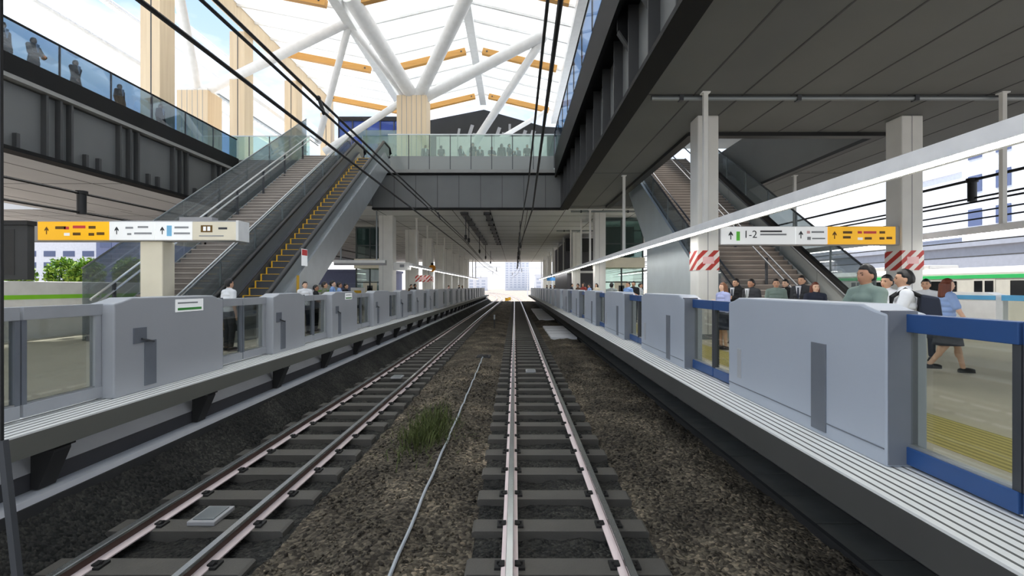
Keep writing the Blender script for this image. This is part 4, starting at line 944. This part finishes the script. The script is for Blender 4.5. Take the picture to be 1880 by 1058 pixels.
def hand(mb, wr, el, side):
    w, e = Vector(wr), Vector(el); d = (w - e).normalized(); n = Vector((side, 0, 0)); n = (n - d * n.dot(d)).normalized(); b = d.cross(n).normalized()   # b: across the knuckles
    if b.y > 0: b = -b
    c = w + d * .05
    mb.sm = True
    for k in range(4): cone(mb, w + b * (.012 * (1.5 - k)), w + d * .085 + b * (.021 * (1.5 - k)), .016, .013, 8)
    for k, L in enumerate((.068, .078, .072, .055)):
        p = w + d * .085 + b * (.021 * (1.5 - k)); q = p + d * L * .55 - n * .008; t = q + d * L * .42 - n * .022
        cone(mb, p, q, .0095, .009, 7); cone(mb, q, t, .009, .0075, 7)
    p = w + d * .025 + b * .028; q = p + d * .035 + b * .03 - n * .008; cone(mb, p, q, .013, .011, 7); cone(mb, q, q + d * .035 + b * .008 - n * .008, .011, .009, 7)

def body_mesh(pose):
    J = joints(pose); mb = MB()
    cone(mb, J['neck'], (0, -.012, J['head'] - .07), .058, .052)
    for (zc, rx, ry) in ((1.40, .12, .075), (1.33, .165, .105), (1.24, .168, .115), (1.14, .15, .105), (1.05, .138, .10), (.97, .155, .11), (.90, .165, .115)): mb.ball((0, .005, zc), rx, ry, .085, 18, 10)
    for n, s in (('l', -1), ('r', 1)):
        cone(mb, (s * .06, .005, 1.42), J['sh' + n], .055, .058); cone(mb, J['sh' + n], J['el' + n], .052, .041); cone(mb, J['el' + n], J['wr' + n], .040, .028)
        hand(mb, J['wr' + n], J['el' + n], s)
        cone(mb, J['hp' + n], J['kn' + n], .088, .056); cone(mb, J['kn' + n], J['an' + n], .056, .040)
        k, a = Vector(J['kn' + n]), Vector(J['an' + n]); mb.ball(k.lerp(a, .3) + Vector((0, .02, 0)), .05, .05, .11)
        mb.ball((a.x, a.y - .05, a.z - .045), .042, .125, .04)
    head(mb, J['head'])
    return remeshed(mb, 'person_body', .0085, 2)
def top_mesh(pose, kind):
    J = joints(pose); mb = MB(); g = .016 if kind != 'jacket' else .028
    for (zc, rx, ry) in ((1.395, .115, .07), (1.33, .165, .105), (1.24, .168, .118), (1.14, .155, .108), (1.05, .148, .106), (.98, .160, .115)) + (((.90, .172, .12), (.84, .176, .12)) if kind == 'jacket' else ((.95, .164, .116),)):
        mb.ball((0, .005, zc), rx + g, ry + g, .08, 18, 10)
    cone(mb, (0, .008, 1.40), (0, .004, 1.452), .075 + g, .058 + g)
    for n, s in (('l', -1), ('r', 1)):
        e, w = Vector(J['el' + n]), Vector(J['wr' + n])
        cone(mb, (s * .06, .005, 1.41), J['sh' + n], .056 + g, .060 + g); 
        if kind == 'short': cone(mb, J['sh' + n], Vector(J['sh' + n]).lerp(e, .72), .056 + g, .050 + g)
        else: cone(mb, J['sh' + n], e, .054 + g, .046 + g); cone(mb, e, e.lerp(w, .93), .045 + g, .034 + g)
    return remeshed(mb, kind + '_top', .012, 3)
def legs_mesh(pose, kind):
    J = joints(pose); mb = MB()
    mb.ball((0, .005, .965), .165, .122, .06, 18, 10); mb.ball((0, .005, .90), .178, .13, .09, 18, 10)
    if kind == 'skirt': mb.tube([(0, .004, .96), (0, .004, .82), (0, .0, .62), (0, 0, .50)], .17, 18, .235)
    else:
        for n in 'lr':
            k, a = Vector(J['kn' + n]), Vector(J['an' + n]); cone(mb, J['hp' + n], k, .102, .074); cone(mb, k, k.lerp(a, .9), .074, .062)
    return remeshed(mb, kind, .012, 3)
def hair_mesh(pose, kind):
    z = joints(pose)['head']; mb = MB(); nu, nv = 30, 20; vs = []
    for i in range(nv + 1):
        t = -math.pi / 2 + math.pi * i / nv
        for j in range(nu):
            u = 2 * math.pi * j / nu; x, y, zz = math.cos(t) * math.sin(u), -math.cos(t) * math.cos(u), math.sin(t)
            front = -y; line = .50 if front > .3 else (.02 if front > -.2 else -.5)
            k = 1.0 if zz > line else .80
            k *= 1 + .035 * math.sin(9 * u + 5 * t) * (zz > line)
            vs.append((x * .088 * k, y * .108 * k + .006, zz * .128 * k + z + .006))
    mb.sm = True; mb.add(vs, [(i * nu + j, i * nu + (j + 1) % nu, (i + 1) * nu + (j + 1) % nu, (i + 1) * nu + j) for i in range(nv) for j in range(nu)])
    if kind == 'long':
        for k in range(11):
            a = R(-25 + 23 * k); p = Vector((.078 * math.cos(a), .03 + .075 * math.sin(a) , z + .02)); cone(mb, p, p + Vector((.012 * math.cos(a), .012 * math.sin(a) + .01, -.22)), .028, .022, 8)
    return remeshed(mb, kind + '_hair', .010, 2)
def shoe_mesh(pose):
    J = joints(pose); mb = MB()
    for n in 'lr': a = J['an' + n]; mb.ball((a[0], a[1] - .05, a[2] - .04), .052, .14, .046); mb.box(a[0] - .045, a[0] + .045, a[1] - .17, a[1] + .075, a[2] - .086, a[2] - .05)
    return remeshed(mb, 'shoes', .010, 2)
CACHE = {}
def cached(fn, *a):
    if (fn, a) not in CACHE: CACHE[(fn, a)] = fn(*a)
    return CACHE[(fn, a)]
def person(label, loc, face, pose='stand', top='short', tc='white', legs='trousers', lc='charcoal', hair='short', hc='black', skin='fair', h=1.0, group=None, tie=None):
    """face: direction the person looks to in degrees, 0 = towards the train, 90 = to the right of the picture, 180 = away"""
    root = thing('person', label, 'person', loc, group); root.rotation_euler = (0, 0, R(face)); root.scale = (h, h, h)
    def child(name, me, m):
        o = bpy.data.objects.new(name, me); COL.objects.link(o); o.parent = root
        if not me.materials: me.materials.append(m)
        o.material_slots[0].link = 'OBJECT'; o.material_slots[0].material = m
        return o
    child('body', cached(body_mesh, pose), SK[skin])
    child({'short': 'short_sleeved_shirt', 'shirt': 'long_sleeved_shirt', 'jacket': 'jacket'}[top], cached(top_mesh, pose, top), CL[tc])
    child(legs, cached(legs_mesh, pose, legs), CL[lc]); child('hair', cached(hair_mesh, pose, hair), HR[hc]); child('shoes', cached(shoe_mesh, pose), SHOE)
    z = joints(pose)['head']
    def face_bits():
        mb = MB()
        for s in (-1, 1): mb.ball((s * .031, -.077, z + .008), .011, .008, .006, 8, 6); mb.beam((s * .017, -.092, z + .03), (s * .046, -.086, z + .031), .008, .006)
        return mb.mesh('eyes_and_brows')
    def mouth(): return MB().ball((0, -.092, z - .056), .021, .007, .007, 10, 6).mesh('mouth')
    child('eyes_and_brows', cached(face_bits_for, pose), EYE); child('mouth', cached(mouth_for, pose), LIP)
    if top == 'jacket':
        child('shirt_front', cached(front_for, pose), CL['white'])
        if tie: child('necktie', cached(tie_for, pose), CL[tie])
    return root
def face_bits_for(pose):
    z = joints(pose)['head']; mb = MB()
    for s in (-1, 1): mb.ball((s * .031, -.079, z + .008), .011, .008, .006, 8, 6); mb.beam((s * .017, -.094, z + .03), (s * .046, -.088, z + .031), .008, .006)
    return mb.mesh('eyes_and_brows')
def mouth_for(pose): return MB().ball((0, -.094, joints(pose)['head'] - .056), .021, .007, .006, 10, 6).mesh('mouth')
def front_for(pose): return MB().prism([(-.06, 1.47), (.06, 1.47), (.012, 1.18), (-.012, 1.18)], 'y', -.152, -.12).mesh('shirt_front')
def tie_for(pose): return MB().prism([(-.018, 1.43), (.018, 1.43), (.026, 1.2), (0, 1.17), (-.026, 1.2)], 'y', -.158, -.15).mesh('necktie')

def stand(px, Y, z=PT): return ((px - VX) * Y / F, Y, z + .012)
GR = 'people waiting on the blue gate platform'
person('woman in a lilac blouse with brown hair right of the striped pillar, facing left', stand(1327, 12.3), -75, 'phone', 'short', 'lilac', 'skirt', 'navy', 'long', 'chestnut', 'fair', .93, GR)
person('man in a black suit behind the woman in the lilac blouse', stand(1351, 13.5), -62, 'phone', 'jacket', 'black', 'trousers', 'black', 'short', 'black', 'warm', 1.0, GR, 'navy')
person('man in a charcoal suit looking left below the 1-2 sign', stand(1379, 12.7), -66, 'stand', 'jacket', 'charcoal', 'trousers', 'charcoal', 'short', 'black', 'tan', .985, GR, 'grey')
person('man in a sage green shirt facing the train below the white sign', stand(1425, 13.0), -22, 'stand', 'shirt', 'sage', 'trousers', 'khaki', 'short', 'dark', 'warm', .99, GR)
person('man in a dark suit half hidden behind the sage green shirt', stand(1442, 13.75), -60, 'phone', 'jacket', 'black', 'trousers', 'black', 'short', 'black', 'fair', .99, GR, 'red')
person('tall man in a dark grey suit left of the dark handrail', stand(1472, 12.2), -58, 'stand', 'jacket', 'charcoal', 'trousers', 'charcoal', 'short', 'dark', 'warm', 1.03, GR, 'navy')
person('short woman with reddish brown hair at the foot of the dark handrail', stand(1497, 11.0), -8, 'phone', 'short', 'navy', 'skirt', 'black', 'long', 'red', 'fair', .93, GR)
person('large near man in a grey green shirt looking left over the gate', stand(1590, 5.9), -80, 'lean', 'shirt', 'sage', 'trousers', 'charcoal', 'short', 'black', 'tan', 1.02, GR)
person('man in a white shirt between the two near men', stand(1628, 8.2), -70, 'stand', 'short', 'white', 'trousers', 'charcoal', 'short', 'black', 'warm', .985, GR)
pb = person('man in a white shirt carrying a dark backpack, turned away to the left', stand(1660, 6.5), -122, 'lean', 'short', 'white', 'trousers', 'navy', 'short', 'black', 'warm', 1.0, GR)
person('dark haired man seen behind the backpack', stand(1700, 10.4), -50, 'stand', 'short', 'white', 'trousers', 'navy', 'short', 'black', 'warm', .965, GR)
person('woman in a sky blue blouse and navy skirt with reddish brown hair', stand(1740, 8.9), 70, 'walk', 'short', 'skyb', 'skirt', 'navy', 'long', 'red', 'fair', .955, GR)
b = thing('backpack', 'dark backpack worn by the man in the white shirt', 'backpack')
part(MB().prism([(.125, .86), (.33, .86), (.37, 1.04), (.33, 1.36), (.15, 1.40)], 'x', -.18, .18), 'bag_body', CL['navy'], b, .03)
part(MB().prism([(.355, .89), (.41, .91), (.39, 1.10), (.36, 1.12)], 'x', -.13, .13), 'front_pocket', CL['charcoal'], b, .01)
for s in (-.12, .12): part(MB().tube([(s, .16, 1.37), (s, .0, 1.462), (s, -.128, 1.36), (s, -.152, 1.15), (s * 1.5, .1, .92)], .022, 8), 'strap', CL['black'], b)
b.location = pb.location; b.rotation_euler = pb.rotation_euler
for k, (px, Y, t, c, hr, f, lb) in enumerate((
    (1123, 20.6, 'short', 'grey', 'short', 150, 'man in a grey shirt in front of the right lift, dark hair'), (1153, 20.3, 'short', 'blue', 'short', -60, 'man in a light blue shirt right of the grey shirted man'),
    (1163, 21.5, 'short', 'black', 'short', -30, 'person in black beside the light blue shirt'), (1176, 22.5, 'short', 'white', 'short', 60, 'person in white at the foot of the steel stair panel'),
    (1061, 31.4, 'short', 'brown', 'short', -70, 'person in brown farther along, leftmost of four close heads'), (1071, 30.2, 'short', 'red', 'long', -60, 'woman in dark red, second of four close heads'),
    (1082, 31, 'short', 'blue', 'short', -80, 'person in blue, third of four close heads'), (1095, 29.8, 'short', 'cream', 'long', -50, 'woman in cream, rightmost of four close heads'),
    (1050, 37, 'short', 'navy', 'short', 80, 'person in navy just left of the four close heads'), (1018, 50, 'short', 'black', 'short', -90, 'rightmost of the three tiny people near the blue far sign'),
    (1011, 54, 'short', 'navy', 'short', -80, 'middle one of the three tiny people near the blue far sign'), (1004, 61, 'short', 'charcoal', 'short', -90, 'leftmost of the three tiny people near the blue far sign'))):
    person(lb, stand(px, Y), f, ('phone', 'stand')[k % 2], t, c, 'trousers', 'charcoal', hr, ('black', 'dark')[k % 2], 'warm', .97 + .02 * (k % 3), GR)
G2 = 'people waiting on the grey gate platform'
for k, (px, Y, t, c, f, ps, hh, lb) in enumerate((
    (421, 12.0, 'short', 'white', 150, 'stand', .98, 'man in a white shirt seen from behind at the escalator foot'), (560, 16.2, 'short', 'white', 40, 'phone', .97, 'man in a white shirt looking right beside the steel escalator side'),
    (580, 17.2, 'short', 'black', 100, 'lean', .91, 'short person in black left of the grey shirted man'), (596, 16.9, 'shirt', 'olive', 110, 'stand', .97, 'person in an olive grey shirt left of the blue shirts'), (611, 18.0, 'short', 'blue', 100, 'stand', 1.0, 'taller man in a blue shirt before the grey sign box'),
    (623, 19.2, 'short', 'skyb', 110, 'phone', .97, 'man in a pale blue shirt right of the taller blue shirted man'), (635, 20.4, 'short', 'black', 90, 'stand', .95, 'person in black at the right end of the blue shirted group'),
    (755, 33.5, 'short', 'brown', 60, 'stand', .97, 'small person in brown under the striped hanging board'), (762, 34.2, 'short', 'black', 90, 'stand', .99, 'small person in black under the striped hanging board'),
    (824, 52, 'short', 'pink', 90, 'stand', .97, 'tiny person in pink far along the grey gates'), (843, 56, 'short', 'black', 80, 'stand', 1.0, 'tiny person in black far along the grey gates'), (849, 60, 'short', 'brown', 100, 'stand', .97, 'tiny person in brown farthest along the grey gates'))):
    person(lb, stand(px, Y), f, ps, t, c, 'trousers', ('charcoal', 'navy', 'black')[k % 3], 'short', ('black', 'dark')[k % 2], ('warm', 'fair', 'tan')[k % 3], hh, G2)
G3 = 'people behind the glass of the bridge'
for k, px in enumerate((781, 810, 846, 868, 881, 903, 921, 935, 950, 968)):
    person(f'dark clad person behind the green bridge glass, {ORD[k]} from the left', stand(px, 33.0 + .25 * (k % 3), ZF), (20, 170, 60, -30, 10)[k % 5], ('stand', 'phone', 'lean')[k % 3], ('jacket', 'short')[k % 2], ('black', 'charcoal', 'navy')[k % 3], 'trousers', 'black', ('short', 'long')[k % 4 == 2], 'black', 'tan', .95 + .03 * (k % 4), G3)
G4 = 'people on the high left walkway'
for k, (px, X, f, hh) in enumerate(((5, -16.78, 90, 1.02), (62, -16.78, 90, 1.02), (139, -16.78, 90, 1.0), (220, -16.78, 90, .97), (295, -16.78, 90, 1.0))):
    person(f'dark person behind the blue glass of the high left walkway, {ORD[k]} from the left', (X, F * X / (px - VX), ZLF + .012), f, ('stand', 'lean', 'walk', 'stand', 'stand')[k], 'jacket', 'black', 'trousers', 'black', 'short', 'black', 'tan', hh, G4)
# ------------------------------------------------------------------ light
sc = bpy.context.scene
w = bpy.data.worlds.new('sky'); sc.world = w; w.use_nodes = True; nt = w.node_tree; bg = nt.nodes['Background']
tc = nt.nodes.new('ShaderNodeTexCoord'); sp = nt.nodes.new('ShaderNodeSeparateXYZ'); nt.links.new(tc.outputs['Generated'], sp.inputs[0])
rp = nt.nodes.new('ShaderNodeValToRGB'); el = rp.color_ramp.elements
el[0].position = 0.0; el[0].color = lin((250, 250, 252)); el[1].position = .55; el[1].color = lin((150, 190, 240))
q = el.new(.22); q.color = lin((214, 230, 250))
nt.links.new(sp.outputs['Z'], rp.inputs['Fac'])
mp = nt.nodes.new('ShaderNodeMapping'); mp.inputs['Scale'].default_value = (1, 1, 2.2); nt.links.new(tc.outputs['Generated'], mp.inputs['Vector'])
nz = nt.nodes.new('ShaderNodeTexNoise'); nz.inputs['Scale'].default_value = 3.2; nz.inputs['Detail'].default_value = 6; nz.inputs['Roughness'].default_value = .55; nt.links.new(mp.outputs[0], nz.inputs['Vector'])
cr = nt.nodes.new('ShaderNodeMapRange'); cr.inputs['From Min'].default_value = .44; cr.inputs['From Max'].default_value = .62; nt.links.new(nz.outputs['Fac'], cr.inputs['Value'])
mx = nt.nodes.new('ShaderNodeMix'); mx.data_type = 'RGBA'; mx.inputs['B'].default_value = lin((255, 255, 255)); nt.links.new(cr.outputs[0], mx.inputs['Factor']); nt.links.new(rp.outputs['Color'], mx.inputs['A'])
nt.links.new(mx.outputs['Result'], bg.inputs['Color']); bg.inputs['Strength'].default_value = 1.35
sun = bpy.data.lights.new('sun', 'SUN'); sun.energy = 7.5; sun.angle = R(2); sun.color = (1, .97, .92); so = bpy.data.objects.new('sun', sun); COL.objects.link(so)
so.rotation_euler = (R(-22), R(-14), 0)
sc.view_settings.view_transform = 'Standard'; sc.view_settings.look = 'None'; sc.view_settings.gamma = 1; sc.view_settings.exposure = 0.08
sc.view_settings.use_curve_mapping = False
try: sc.cycles.use_denoising = True; sc.cycles.denoiser = 'OPENIMAGEDENOISE'
except Exception: pass
sc.cycles.max_bounces = 10; sc.cycles.transparent_max_bounces = 24; sc.cycles.sample_clamp_indirect = 6
